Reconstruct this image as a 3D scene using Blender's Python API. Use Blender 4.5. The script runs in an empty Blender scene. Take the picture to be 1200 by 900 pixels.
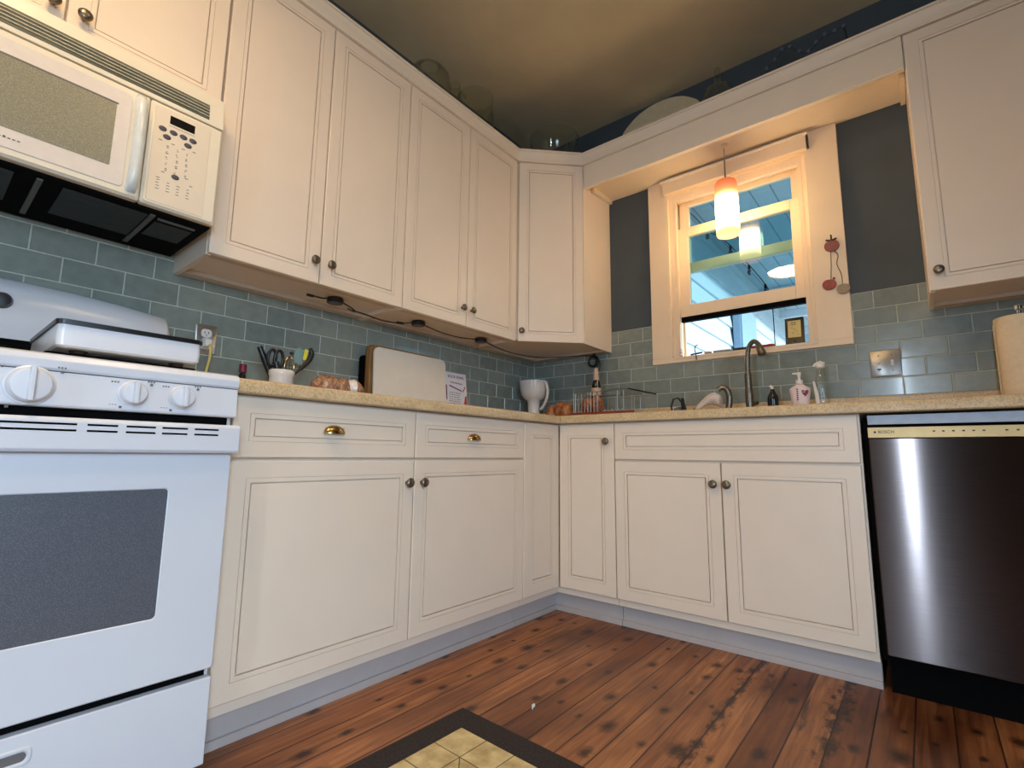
import bpy, bmesh, math, random
from mathutils import Vector, Matrix
random.seed(7)
PI = math.pi
scn = bpy.context.scene
COL = scn.collection

# ------------------------------------------------------------------ materials
def lin(c):
    return tuple(((v/255)/12.92 if v/255 <= .04045 else ((v/255+.055)/1.055)**2.4) for v in c) + (1,)

class NT:
    def __init__(s, name):
        s.m = bpy.data.materials.new(name); s.m.use_nodes = True
        s.t = s.m.node_tree; s.t.nodes.clear()
        s.out = s.n('ShaderNodeOutputMaterial')
    def n(s, typ, **kw):
        nd = s.t.nodes.new(typ)
        for k, v in kw.items(): setattr(nd, k, v)
        return nd
    def set(s, sock, v):
        if v is None: return
        if hasattr(v, 'is_output') or isinstance(v, bpy.types.NodeSocket): s.t.links.new(v, sock)
        else: sock.default_value = v
    def math(s, op, a, b=None, c=None):
        nd = s.n('ShaderNodeMath', operation=op)
        s.set(nd.inputs[0], a)
        if b is not None: s.set(nd.inputs[1], b)
        if c is not None: s.set(nd.inputs[2], c)
        return nd.outputs[0]
    def mix(s, f, a, b, blend='MIX'):
        nd = s.n('ShaderNodeMix', data_type='RGBA', blend_type=blend)
        s.set(nd.inputs[0], f); s.set(nd.inputs[6], a); s.set(nd.inputs[7], b)
        return nd.outputs[2]
    def ramp(s, f, stops):
        nd = s.n('ShaderNodeValToRGB'); cr = nd.color_ramp
        while len(cr.elements) > 1: cr.elements.remove(cr.elements[-1])
        cr.elements[0].position = stops[0][0]; cr.elements[0].color = stops[0][1]
        for p, c in stops[1:]:
            e = cr.elements.new(p); e.color = c
        s.set(nd.inputs[0], f); return nd.outputs[0]
    def coord(s, which='Object'):
        return s.n('ShaderNodeTexCoord').outputs[which]
    def noise(s, vec, scale, detail=3, rough=.55, dist=0):
        nd = s.n('ShaderNodeTexNoise'); s.set(nd.inputs['Vector'], vec)
        nd.inputs['Scale'].default_value = scale; nd.inputs['Detail'].default_value = detail
        nd.inputs['Roughness'].default_value = rough; nd.inputs['Distortion'].default_value = dist
        return nd.outputs['Fac']
    def mapping(s, vec, scale=(1,1,1), loc=(0,0,0), rot=(0,0,0)):
        nd = s.n('ShaderNodeMapping'); s.set(nd.inputs['Vector'], vec)
        nd.inputs['Scale'].default_value = scale; nd.inputs['Location'].default_value = loc
        nd.inputs['Rotation'].default_value = rot
        return nd.outputs[0]
    def bump(s, h, strength=.2, dist=.01):
        nd = s.n('ShaderNodeBump'); s.set(nd.inputs['Height'], h)
        nd.inputs['Strength'].default_value = strength; nd.inputs['Distance'].default_value = dist
        return nd.outputs[0]
    def bsdf(s, col, rough=.5, metal=0, normal=None, **kw):
        b = s.n('ShaderNodeBsdfPrincipled')
        s.set(b.inputs['Base Color'], col); s.set(b.inputs['Roughness'], rough); s.set(b.inputs['Metallic'], metal)
        if normal is not None: s.set(b.inputs['Normal'], normal)
        for k, v in kw.items(): s.set(b.inputs[k.replace('_', ' ')], v)
        s.t.links.new(b.outputs[0], s.out.inputs[0]); return b

def plain(name, rgb, rough=.5, metal=0, var=.04, scale=30, bumps=0, **kw):
    t = NT(name); c = lin(rgb)
    nz = t.noise(t.coord(), scale, 3)
    dark = tuple(v*(1-var*2) for v in c[:3])+(1,); lite = tuple(min(1, v*(1+var)) for v in c[:3])+(1,)
    col = t.ramp(nz, [(.3, dark), (.7, lite)])
    nm = t.bump(t.noise(t.coord(), scale*6, 2), bumps, .002) if bumps else None
    t.bsdf(col, rough, metal, nm, **kw); return t.m

M = {}
M['cream'] = plain('cabinet_paint', (238,221,201), .36, var=.012, scale=6, bumps=.04)
M['trimw'] = plain('trim_paint', (240,224,202), .42, var=.015, scale=8, bumps=.04)
M['kick'] = plain('toe_kick_shaded_paint', (188,180,177), .5, var=.03, scale=9)  # cabinet paint greyed and darkened, the toe space's shade put into the colour
M['casing'] = plain('casing_paint', (240,216,184), .4, var=.02, scale=7, bumps=.08)
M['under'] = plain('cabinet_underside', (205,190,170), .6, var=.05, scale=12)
M['enamel'] = plain('white_enamel', (222,224,230), .22, var=.01, scale=5)
M['bisque'] = plain('microwave_plastic', (236,226,204), .3, var=.01, scale=5)
M['mwwhite'] = plain('microwave_door_white', (226,216,206), .35, var=.02, scale=40)
M['black'] = plain('black_plastic', (20,20,22), .35, var=.1)
M['matte_black'] = plain('matte_black', (8,8,8), .9, var=.1, Specular_IOR_Level=.1)
M['bronze'] = plain('oil_rubbed_bronze', (128,118,104), .34, .85, var=.15, scale=80)
M['brass'] = plain('antique_brass', (190,160,104), .25, 1, var=.2, scale=60)
M['chrome'] = plain('chrome', (210,210,210), .12, 1, var=.02)
M['white'] = plain('white_ceramic', (226,220,214), .2, var=.01)
M['whiteplastic'] = plain('white_plastic', (235,230,222), .4, var=.01)
M['pinkp'] = plain('pink_label', (238,218,216), .4, var=.03)
M['red'] = plain('red_plastic', (170,30,36), .4)
M['maroon'] = plain('maroon_print', (120,30,50), .5)
M['yellow'] = plain('yellow_green_plastic', (225,220,60), .4)
M['teal'] = plain('pale_teal_silicone', (128,158,158), .5)
M['paper'] = plain('paper_towel', (232,210,176), .95, var=.03, scale=60, bumps=.4)
M['print'] = plain('grey_print', (110,105,104), .6)
M['dkprint'] = plain('dark_print', (40,38,42), .5)
M['greybtn'] = plain('slate_button', (72,70,80), .4)
M['ceiling'] = plain('ceiling_paint', (212,196,160), .9, var=.05, scale=3, bumps=.15)
M['slate'] = plain('slate_blue_paint', (74,82,87), .75, var=.06, scale=5, bumps=.1)
M['wall'] = plain('far_wall_paint', (112,106,96), .8, var=.04, scale=4)
M['navy'] = M['slate']
M['crust'] = None
M['cloth'] = plain('pale_cloth', (222,208,198), .9, var=.06, scale=50, bumps=.3)
M['cord'] = plain('cream_cord', (225,205,120), .5)
M['pinkdeco'] = plain('dusty_red_wood', (150,84,74), .6, var=.12, scale=90)
M['reddeco'] = plain('bright_red_wood', (166,80,68), .6, var=.2, scale=90)
M['tandeco'] = plain('tan_wood_slice', (166,144,118), .6, var=.12, scale=90)
M['leaf'] = plain('dark_twig', (40,32,20), .7)
M['wire'] = plain('steel_wire', (170,165,155), .3, .9, var=.05)
M['darkglassbtm'] = plain('dark_grille', (34,34,30), .5, var=.3, scale=40)
M['ventdark'] = plain('vent_shadow_grey', (84,88,74), .6, var=.1)
M['ventlite'] = plain('vent_slat', (222,212,188), .4, var=.02)
M['blueplastic'] = plain('dark_blue_plastic', (28,30,70), .3)
M['bluebox'] = plain('pale_blue_panel', (150,180,205), .6, var=.03)
M['siding'] = plain('painted_siding', (215,226,232), .6, var=.02, scale=5)
M['porchceil'] = None
M['steelmark'] = plain('switch_plate_metal', (176,172,166), .35, .85, var=.06, scale=120)

# wooden floor
t = NT('old_fir_floor'); g = t.coord()
sep = t.n('ShaderNodeSeparateXYZ'); t.set(sep.inputs[0], g); X, Y = sep.outputs[0], sep.outputs[1]
W = .086
px = t.math('DIVIDE', X, W); pid = t.math('FLOOR', px); pf = t.math('FRACT', px)
wn = t.n('ShaderNodeTexWhiteNoise', noise_dimensions='1D'); t.set(wn.inputs['W'], pid); pr = wn.outputs['Value']
grain = t.noise(t.mapping(g, (38, 2.2, 1)), 1.6, 6, .6, .6)
big = t.noise(t.mapping(g, (3, 1.2, 1)), 1.3, 4)
base = t.ramp(grain, [(.2, lin((104,66,40))), (.5, lin((176,120,78))), (.8, lin((216,164,116)))])
tint = t.ramp(pr, [(0, lin((186,160,142))), (.5, lin((228,212,198))), (1, lin((255,246,234)))])
c1 = t.mix(1.0, base, tint, 'MULTIPLY')
worn = t.ramp(big, [(.32, lin((120,96,88))), (.6, (1,1,1,1))])
c2 = t.mix(.8, c1, worn, 'MULTIPLY')
rowp = t.math('DIVIDE', Y, .155); rid = t.math('FLOOR', rowp); rf = t.math('FRACT', rowp)
cmb = t.n('ShaderNodeCombineXYZ'); t.set(cmb.inputs[0], pid); t.set(cmb.inputs[1], rid)
w2 = t.n('ShaderNodeTexWhiteNoise', noise_dimensions='2D'); t.set(w2.inputs['Vector'], cmb.outputs[0])
w2s = t.n('ShaderNodeSeparateColor'); t.set(w2s.inputs[0], w2.outputs['Color'])
cx = t.math('ADD', .25, t.math('MULTIPLY', w2s.outputs[0], .5))
cy = t.math('ADD', .3, t.math('MULTIPLY', w2s.outputs[1], .4))
dx = t.math('MULTIPLY', t.math('SUBTRACT', pf, cx), W); dy = t.math('MULTIPLY', t.math('SUBTRACT', rf, cy), .155*.6)
dd = t.math('SQRT', t.math('ADD', t.math('MULTIPLY', dx, dx), t.math('MULTIPLY', dy, dy)))
wob = t.math('MULTIPLY', t.math('SUBTRACT', t.noise(g, 55, 4, .65), .5), .024)
dd = t.math('ADD', dd, wob)
rad = t.math('ADD', .006, t.math('MULTIPLY', t.math('POWER', w2s.outputs[2], 1.5), .015))
sp = t.n('ShaderNodeMapRange'); t.set(sp.inputs['Value'], dd); t.set(sp.inputs['From Min'], t.math('MULTIPLY', rad, .35)); t.set(sp.inputs['From Max'], t.math('MULTIPLY', rad, 1.7))
sp.inputs['To Min'].default_value = 1; sp.inputs['To Max'].default_value = 0
on = t.math('GREATER_THAN', w2.outputs['Value'], .35)
spot = t.math('MULTIPLY', t.math('MULTIPLY', sp.outputs[0], on), .88)
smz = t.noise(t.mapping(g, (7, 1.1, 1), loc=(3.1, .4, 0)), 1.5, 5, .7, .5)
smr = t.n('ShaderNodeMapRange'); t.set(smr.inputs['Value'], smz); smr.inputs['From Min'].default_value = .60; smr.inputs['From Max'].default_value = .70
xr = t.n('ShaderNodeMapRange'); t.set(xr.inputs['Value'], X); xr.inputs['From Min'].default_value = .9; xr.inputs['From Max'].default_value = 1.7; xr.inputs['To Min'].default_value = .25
c2 = t.mix(t.math('MULTIPLY', t.math('MULTIPLY', smr.outputs[0], xr.outputs[0]), .85), c2, lin((44,24,16)))  # smears build up rightward: stains plus shade put into the floor colour
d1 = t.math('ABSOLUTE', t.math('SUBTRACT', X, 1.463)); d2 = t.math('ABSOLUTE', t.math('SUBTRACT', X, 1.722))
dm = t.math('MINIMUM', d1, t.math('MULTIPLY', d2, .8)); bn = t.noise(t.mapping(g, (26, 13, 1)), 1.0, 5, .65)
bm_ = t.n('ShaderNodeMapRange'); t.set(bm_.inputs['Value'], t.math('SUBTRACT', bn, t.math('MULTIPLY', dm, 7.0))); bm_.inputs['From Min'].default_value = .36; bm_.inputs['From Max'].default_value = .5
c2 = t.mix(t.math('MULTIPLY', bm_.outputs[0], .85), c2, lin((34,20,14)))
c3 = t.mix(spot, c2, lin((26,12,8)))
edge = t.math('MINIMUM', pf, t.math('SUBTRACT', 1, pf))
ln = t.n('ShaderNodeMapRange'); t.set(ln.inputs['Value'], edge); ln.inputs['From Min'].default_value = .008; ln.inputs['From Max'].default_value = .035
ln.inputs['To Min'].default_value = .92; ln.inputs['To Max'].default_value = 0
c4 = t.mix(ln.outputs[0], c3, lin((26,12,8)))
h = t.math('SUBTRACT', t.math('MULTIPLY', grain, .3), ln.outputs[0])
t.bsdf(c4, t.math('ADD', .3, t.math('MULTIPLY', grain, .25)), 0, t.bump(h, .4, .003)); M['floor'] = t.m

# laminate worktop
t = NT('speckled_laminate'); g = t.coord()
v = t.noise(g, 190, 2, .7); v2 = t.noise(g, 14, 3)
c = t.ramp(v, [(.34, lin((162,138,106))), (.5, lin((208,180,138))), (.68, lin((226,202,162)))])
c = t.mix(.35, c, t.ramp(v2, [(.3, lin((190,160,118))), (.7, lin((232,208,166)))]))
t.bsdf(c, .35); M['counter'] = t.m

# glass tile
t = NT('glass_tile'); g = t.coord()
ri = t.n('ShaderNodeNewGeometry').outputs['Random Per Island']
c = t.ramp(ri, [(0, lin((122,130,122))), (.5, lin((132,140,130))), (1, lin((146,152,140)))])
c = t.mix(.3, c, t.ramp(t.noise(g, 25, 4), [(.3, lin((110,120,118))), (.7, lin((154,162,156)))]))
t.bsdf(c, .22, 0, None, Coat_Weight=.25, Coat_Roughness=.08); M['tile'] = t.m
M['grout'] = plain('pale_grout', (190,194,182), .8, var=.06, scale=70)

# wood board, mat, bread
t = NT('oak_board'); g = t.coord()
gr = t.noise(t.mapping(g, (40, 40, 3)), 1.5, 5, .6, .8)
t.bsdf(t.ramp(gr, [(.25, lin((112,74,34))), (.55, lin((158,112,58))), (.8, lin((188,142,84)))]), .6); M['wood'] = t.m
t = NT('bread_crust'); g = t.coord()
t.bsdf(t.ramp(t.noise(g, 38, 5, .65, .6), [(.28, lin((92,46,22))), (.5, lin((166,98,54))), (.75, lin((214,158,106)))]), .5, 0, t.bump(t.noise(g, 60, 3), .5, .004), Coat_Weight=.3); M['crust'] = t.m
t = NT('sliced_bread_in_film'); g = t.coord()
t.bsdf(t.ramp(t.noise(t.mapping(g, (1, 2.2, 1)), 34, 5, .65, 1.5), [(.28, lin((96,58,36))), (.5, lin((160,112,80))), (.68, lin((206,176,150))), (.82, lin((240,232,222)))]), .25, 0, t.bump(t.noise(g, 50, 4, .6, 1), .8, .006), Coat_Weight=.35, Coat_Roughness=.2); M['loaf'] = t.m
t = NT('mat_border'); g = t.coord()
t.bsdf(t.ramp(t.noise(g, 140, 3), [(.3, lin((30,24,22))), (.7, lin((58,46,42)))]), .95, 0, t.bump(t.noise(g, 300, 2), .6, .004)); M['matborder'] = t.m
t = NT('mat_printed_tile'); g = t.coord()
t.bsdf(t.ramp(t.noise(g, 22, 5), [(.3, lin((172,146,96))), (.7, lin((226,206,152)))]), .6); M['mattile'] = t.m
M['matline'] = plain('mat_joint_print', (96,84,52), .8)
t = NT('porch_boards'); g = t.coord()
sp_ = t.n('ShaderNodeSeparateXYZ'); t.set(sp_.inputs[0], g)
fr = t.math('FRACT', t.math('DIVIDE', sp_.outputs[0], .14))
lnn = t.math('LESS_THAN', fr, .07)
t.bsdf(t.mix(lnn, lin((176,190,196)), lin((110,126,138))), .6); M['porchceil'] = t.m

# oven window / microwave window (fine dot screen behind glass)
def screenglass(name, a, b, rough):
    t = NT(name); g = t.coord()
    vo = t.n('ShaderNodeTexVoronoi'); t.set(vo.inputs['Vector'], g); vo.inputs['Scale'].default_value = 420
    f = t.math('LESS_THAN', vo.outputs['Distance'], .35)
    t.bsdf(t.mix(f, lin(a), lin(b)), rough, 0, None, Coat_Weight=.5, Coat_Roughness=.15); return t.m
M['ovenglass'] = screenglass('oven_window_glass', (88,92,100), (112,116,126), .3)
M['mwglass'] = screenglass('microwave_window_glass', (138,134,114), (172,166,142), .3)
# brushed stainless
t = NT('brushed_stainless'); g = t.coord()
st = t.noise(t.mapping(g, (3, 3, 240)), 4, 4)
tn = t.n('ShaderNodeTangent', direction_type='RADIAL', axis='Z')
sc = t.ramp(st, [(.3, lin((82,75,74))), (.7, lin((98,90,88)))])
g1 = t.n('ShaderNodeBsdfAnisotropic'); g2 = t.n('ShaderNodeBsdfAnisotropic'); mx = t.n('ShaderNodeMixShader'); mx.inputs[0].default_value = .3
for gg, rr in ((g1, .16), (g2, .38)):
    t.set(gg.inputs['Color'], sc); gg.inputs['Roughness'].default_value = rr; gg.inputs['Anisotropy'].default_value = .75 if rr < .4 else .6; gg.inputs['Rotation'].default_value = 0; t.set(gg.inputs['Tangent'], tn.outputs[0])
t.t.links.new(g1.outputs[0], mx.inputs[1]); t.t.links.new(g2.outputs[0], mx.inputs[2]); t.t.links.new(mx.outputs[0], t.out.inputs[0]); M['steel'] = t.m
M['panelgold'] = plain('dishwasher_control_strip', (212,184,132), .35, .4, var=.04)
M['dwtop'] = plain('dishwasher_top_bracket', (176,184,196), .5, .2, var=.05)
# glass
def glass(name, tint, rough=0.0):
    t = NT(name)
    lw = t.n('ShaderNodeLayerWeight'); lw.inputs[0].default_value = .5
    f5 = t.math('ADD', .045, t.math('MULTIPLY', t.math('POWER', lw.outputs['Facing'], 4.0), .75))
    tr = t.n('ShaderNodeBsdfTransparent'); tr.inputs[0].default_value = tint
    gl = t.n('ShaderNodeBsdfGlossy'); gl.inputs['Roughness'].default_value = rough
    mx = t.n('ShaderNodeMixShader'); t.t.links.new(f5, mx.inputs[0])
    t.t.links.new(tr.outputs[0], mx.inputs[1]); t.t.links.new(gl.outputs[0], mx.inputs[2])
    t.t.links.new(mx.outputs[0], t.out.inputs[0]); return t.m
M['pane'] = glass('window_pane_glass', (.70,.84,.87,1))
M['clear'] = glass('clear_glass', (.97,.98,.97,1), .02)
M['smoke'] = glass('cut_glass', (.94,.95,.92,1), .03)
# pendant shade: glass that glows where the bulb sits
def emit(name, col, s):
    t = NT(name); e = t.n('ShaderNodeEmission'); e.inputs[0].default_value = col; e.inputs[1].default_value = s
    t.t.links.new(e.outputs[0], t.out.inputs[0]); return t.m
t = NT('glowing_shade_glass'); sx = t.n('ShaderNodeSeparateXYZ'); t.set(sx.inputs[0], t.coord()); z = sx.outputs[2]
# object origin at the shade's bottom; height .31
colr = t.ramp(t.math('DIVIDE', z, .29), [(0, lin((255,178,110))), (.10, lin((255,205,130))), (.2, lin((255,216,158))), (.6, lin((255,216,158))), (.76, lin((250,150,84))), (.9, lin((222,92,52))), (1, lin((196,80,50)))])
stren = t.n('ShaderNodeFloatCurve'); t.set(stren.inputs['Value'], t.math('DIVIDE', z, .29))
cv = stren.mapping.curves[0]; cv.points[0].location = (0, .07); cv.points[1].location = (1, .018)
for p in ((.06,.06),(.15,.5),(.3,1.0),(.52,1.0),(.64,.3),(.75,.06),(.88,.03)): cv.points.new(*p)
stren.mapping.update()
b = t.bsdf(lin((226,150,110)), .3)
t.set(b.inputs['Emission Color'], colr); t.set(b.inputs['Emission Strength'], t.math('MULTIPLY', stren.outputs[0], 36.0)); M['shade'] = t.m
M['bowl_lamp'] = emit('lit_lamp_bowl', (1,.69,.35,1), 47)
M['lcd'] = plain('lcd_display', (200,178,110), .3, var=.03)
M['display'] = plain('dark_display', (16,10,8), .5, var=.2, Specular_IOR_Level=.1)
M['foil'] = plain('book_cover', (232,228,234), .4, var=.03, scale=20)
M['orange'] = plain('book_orange_art', (196,70,36), .5, var=.2, scale=120)
M['darkwine'] = plain('dark_bottle_glass', (36,24,22), .12, var=.1)
M['beadg'] = plain('pale_glass_bead', (104,110,120), .15)
M['kraft'] = plain('beige_label', (206,176,150), .6, var=.05)
M['bubble'] = plain('bulb_smoky', (70,80,90), .2)
M['amber'] = plain('black_soap_bottle', (30,32,30), .15)

# ------------------------------------------------------------------ mesh builder
class MB:
    def __init__(s): s.v = []; s.f = []; s.mi = []; s.xf = None; s.cur = 0
    def add(s, vs, fs, mi=None):
        o = len(s.v)
        for p in vs:
            p = Vector(p)
            if s.xf is not None: p = s.xf @ p
            s.v.append(p)
        for f in fs: s.f.append([i+o for i in f]); s.mi.append(s.cur if mi is None else mi)
        return s
    def box(s, x0, x1, y0, y1, z0, z1, mi=None):
        vs = [(x, y, z) for z in (z0, z1) for y in (y0, y1) for x in (x0, x1)]
        return s.add(vs, [(0,2,3,1),(4,5,7,6),(0,1,5,4),(2,6,7,3),(0,4,6,2),(1,3,7,5)], mi)
    def cyl(s, p0, p1, r0, r1=None, n=20, mi=None, caps=True):
        r1 = r0 if r1 is None else r1
        return s.tube([p0, p1], [r0, r1], n, caps, mi)
    def tube(s, pts, r, n=8, caps=True, mi=None, closed=False):
        pts = [Vector(p) for p in pts]; L = len(pts)
        rs = r if isinstance(r, (list, tuple)) else [r]*L
        rings = []; prev = None
        for i, p in enumerate(pts):
            if closed: d = pts[(i+1) % L]-pts[i-1]
            else: d = (pts[min(i+1, L-1)]-pts[max(i-1, 0)])
            d.normalize()
            if prev is None:
                a = Vector((0,0,1)) if abs(d.z) < .9 else Vector((1,0,0))
                u = d.cross(a).normalized()
            else:
                u = (prev - d*prev.dot(d)).normalized()
            prev = u; w = d.cross(u)
            rings.append([p+(u*math.cos(2*PI*k/n)+w*math.sin(2*PI*k/n))*rs[i] for k in range(n)])
        vs = [q for r_ in rings for q in r_]; fs = []
        for i in range(L if closed else L-1):
            j = (i+1) % L
            for k in range(n): fs.append((i*n+k, i*n+(k+1) % n, j*n+(k+1) % n, j*n+k))
        if caps and not closed: fs += [tuple(range(n))[::-1], tuple(range((L-1)*n, L*n))]
        return s.add(vs, fs, mi)
    def lathe(s, prof, c=(0,0,0), n=32, axis='z', mi=None, sx=1, sy=1):
        """prof: (r, h) list; closed over itself when it starts/ends off axis"""
        c = Vector(c); vs = []; fs = []; idx = []
        for r, h in prof:
            row = []
            if r < 1e-6:
                row = [len(vs)]; vs.append((0, 0, h))
            else:
                for k in range(n):
                    a = 2*PI*k/n; row.append(len(vs)); vs.append((r*math.cos(a)*sx, r*math.sin(a)*sy, h))
            idx.append(row)
        for a, b in zip(idx, idx[1:]):
            if len(a) == 1 and len(b) == 1: continue
            for k in range(n):
                k2 = (k+1) % n
                if len(a) == 1: fs.append((a[0], b[k], b[k2]))
                elif len(b) == 1: fs.append((a[k], a[k2], b[0]))
                else: fs.append((a[k], a[k2], b[k2], b[k]))
        if len(idx[0]) > 1: fs.append(tuple(idx[0]))
        if len(idx[-1]) > 1: fs.append(tuple(idx[-1]))
        if axis == 'x': vs = [(h, x, y) for x, y, h in vs]
        elif axis == '-x': vs = [(-h, x, y) for x, y, h in vs]
        elif axis == 'y': vs = [(x, h, y) for x, y, h in vs]
        elif axis == '-y': vs = [(x, -h, y) for x, y, h in vs]
        return s.add([c+Vector(v) for v in vs], fs, mi)
    def prism(s, pts, f0, f1, mi=None):
        """pts 2-D; f0/f1 map (a,b) to the two end faces"""
        n = len(pts); vs = [f0(*p) for p in pts]+[f1(*p) for p in pts]
        fs = [tuple(range(n))[::-1], tuple(range(n, 2*n))]+[(i, (i+1) % n, (i+1) % n+n, i+n) for i in range(n)]
        return s.add(vs, fs, mi)
    def rings(s, rings, mi=None, closed_ends=True):
        n = len(rings[0]); vs = [p for r in rings for p in r]; fs = []
        for i in range(len(rings)-1):
            for k in range(n): fs.append((i*n+k, i*n+(k+1) % n, (i+1)*n+(k+1) % n, (i+1)*n+k))
        if closed_ends: fs += [tuple(range(n))[::-1], tuple(range((len(rings)-1)*n, len(rings)*n))]
        return s.add(vs, fs, mi)
    def build(s, name, mats, parent=None, bevel=0, smooth=35, segs=2, local=False, sub=0):
        if not isinstance(mats, (list, tuple)): mats = [mats]
        off = Vector((0,0,0))
        if parent is not None and not local:
            r = parent
            while r is not None: off += r.location; r = r.parent
        me = bpy.data.meshes.new(name)
        me.from_pydata([tuple(v-off) for v in s.v], [], s.f)
        for m in mats: me.materials.append(m)
        me.polygons.foreach_set('material_index', s.mi)
        bm = bmesh.new(); bm.from_mesh(me)
        bmesh.ops.recalc_face_normals(bm, faces=bm.faces); bm.to_mesh(me); bm.free()
        if smooth:
            me.polygons.foreach_set('use_smooth', [True]*len(me.polygons))
            if not bevel: me.set_sharp_from_angle(angle=math.radians(smooth))
        me.update()
        o = bpy.data.objects.new(name, me); COL.objects.link(o)
        if parent is not None: o.parent = parent
        if bevel:
            b = o.modifiers.new('bevel', 'BEVEL'); b.width = bevel; b.segments = segs; b.limit_method = 'ANGLE'; b.harden_normals = True
        if sub:
            q = o.modifiers.new('sub', 'SUBSURF'); q.levels = sub; q.render_levels = sub
        return o

def tag(o, label=None, cat=None, group=None, kind=None):
    if label: o['label'] = label
    if cat: o['category'] = cat
    if group: o['group'] = group
    if kind: o['kind'] = kind
    return o
def thing(name, label, cat, loc=(0,0,0), group=None, rz=0):
    o = bpy.data.objects.new(name, None); COL.objects.link(o); o.location = loc; o.rotation_euler = (0,0,rz)
    o.empty_display_size = .1
    return tag(o, label, cat, group)
def struct(name, mb, mats, **kw):
    o = mb.build(name, mats, **kw); o['kind'] = 'structure'; return o
def copy_tree(o, parent=None):
    c = o.copy(); COL.objects.link(c)
    if parent is not None: c.parent = parent
    for ch in list(o.children): copy_tree(ch, c)
    return c
def text(name, s, size, mat, parent, pos, udir, vdir, ext=.0006, align='CENTER'):
    cu = bpy.data.curves.new(name, 'FONT'); cu.body = s; cu.size = size; cu.extrude = ext; cu.align_x = align; cu.align_y = 'CENTER'
    cu.materials.append(mat)
    tmp = bpy.data.objects.new('tmp', cu); COL.objects.link(tmp)
    bpy.context.view_layer.update()
    me = bpy.data.meshes.new_from_object(tmp.evaluated_get(bpy.context.evaluated_depsgraph_get()))
    bpy.data.objects.remove(tmp); me.name = name
    u = Vector(udir).normalized(); v = Vector(vdir).normalized(); n = u.cross(v)
    off = Vector((0,0,0)); r = parent
    while r is not None: off += r.location; r = r.parent
    R = Matrix((u, v, n)).transposed().to_4x4()
    me.transform(Matrix.Translation(Vector(pos)-off) @ R)
    o = bpy.data.objects.new(name, me); COL.objects.link(o); o.parent = parent
    return o

# ------------------------------------------------------------------ dimensions
ZC, ZB = .914, .876            # worktop
XF = .61                       # base door face
UD, UB, UT = .316, 1.332, 2.378
WC = .583                      # corner wall cabinet size
CEIL = 2.82
SOF = 2.289
RX, FY = 3.5, -4.9             # far right wall, wall behind the camera
wx0, wx1, wz0, wz1 = .955, 1.64, 1.257, 2.2

# ------------------------------------------------------------------ setting
mb = MB(); mb.box(-.1, RX+.1, FY-.1, .1, -.08, 0); struct('floor', mb, M['floor'], smooth=0)
mb = MB(); mb.box(-.1, RX+.1, FY-.1, .15, CEIL, CEIL+.1); struct('ceiling', mb, M['ceiling'], smooth=0)
mb = MB(); mb.box(-.12, 0, FY-.1, .15, 0, CEIL); struct('wall_left', mb, M['slate'], smooth=0)
mb = MB(); mb.box(0, wx0, 0, .15, 0, CEIL); mb.box(wx1, RX, 0, .15, 0, CEIL); mb.box(wx0, wx1, 0, .15, 0, wz0-.02); mb.box(wx0, wx1, 0, .15, wz1, CEIL)
struct('wall_back', mb, M['slate'], smooth=0)
# right wall with a window opening, front wall with a narrow glazed door opening
ry0, ry1, rz0, rz1 = -3.9, -2.6, .45, 1.75
mb = MB(); mb.box(RX, RX+.12, FY-.1, ry0, 0, CEIL); mb.box(RX, RX+.12, ry1, .15, 0, CEIL); mb.box(RX, RX+.12, ry0, ry1, 0, rz0); mb.box(RX, RX+.12, ry0, ry1, rz1, CEIL)
struct('wall_right', mb, M['wall'], smooth=0)
fx0, fx1 = 1.79, 1.91
mb = MB(); mb.box(0, fx0, FY-.1, FY, 0, CEIL); mb.box(fx1, RX, FY-.1, FY, 0, CEIL); mb.box(fx0, fx1, FY-.1, FY, 2.05, CEIL)
struct('wall_front', mb, M['wall'], smooth=0)
w = thing('window_2', None, None, (RX, (ry0+ry1)/2, rz0)); w['kind'] = 'structure'
mb = MB()
for a, b, c, d in ((ry0, ry0+.05, rz0, rz1), (ry1-.05, ry1, rz0, rz1), (ry0+.05, ry1-.05, rz0, rz0+.05), (ry0+.05, ry1-.05, rz1-.05, rz1)): mb.box(RX+.03, RX+.08, a, b, c, d)
mb.build('window_frame', M['trimw'], w)
mb = MB(); mb.box(6.0, 6.2, -9, -.3, 0, 4.5); struct('wall_sun_block', mb, M['siding'], smooth=0)  # unseen wall, added to keep direct sun out of the side window
w = thing('window_3', None, None, (fx0, FY, 0)); w['kind'] = 'structure'
mb = MB(); mb.box(fx0, fx0+.02, FY-.08, FY-.02, 0, 2.05); mb.box(fx1-.02, fx1, FY-.08, FY-.02, 0, 2.05); mb.box(fx0+.02, fx1-.02, FY-.08, FY-.02, 2.0, 2.05); mb.box(fx0+.02, fx1-.02, FY-.08, FY-.02, 0, .08)
mb.build('window_frame', M['trimw'], w)

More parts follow.
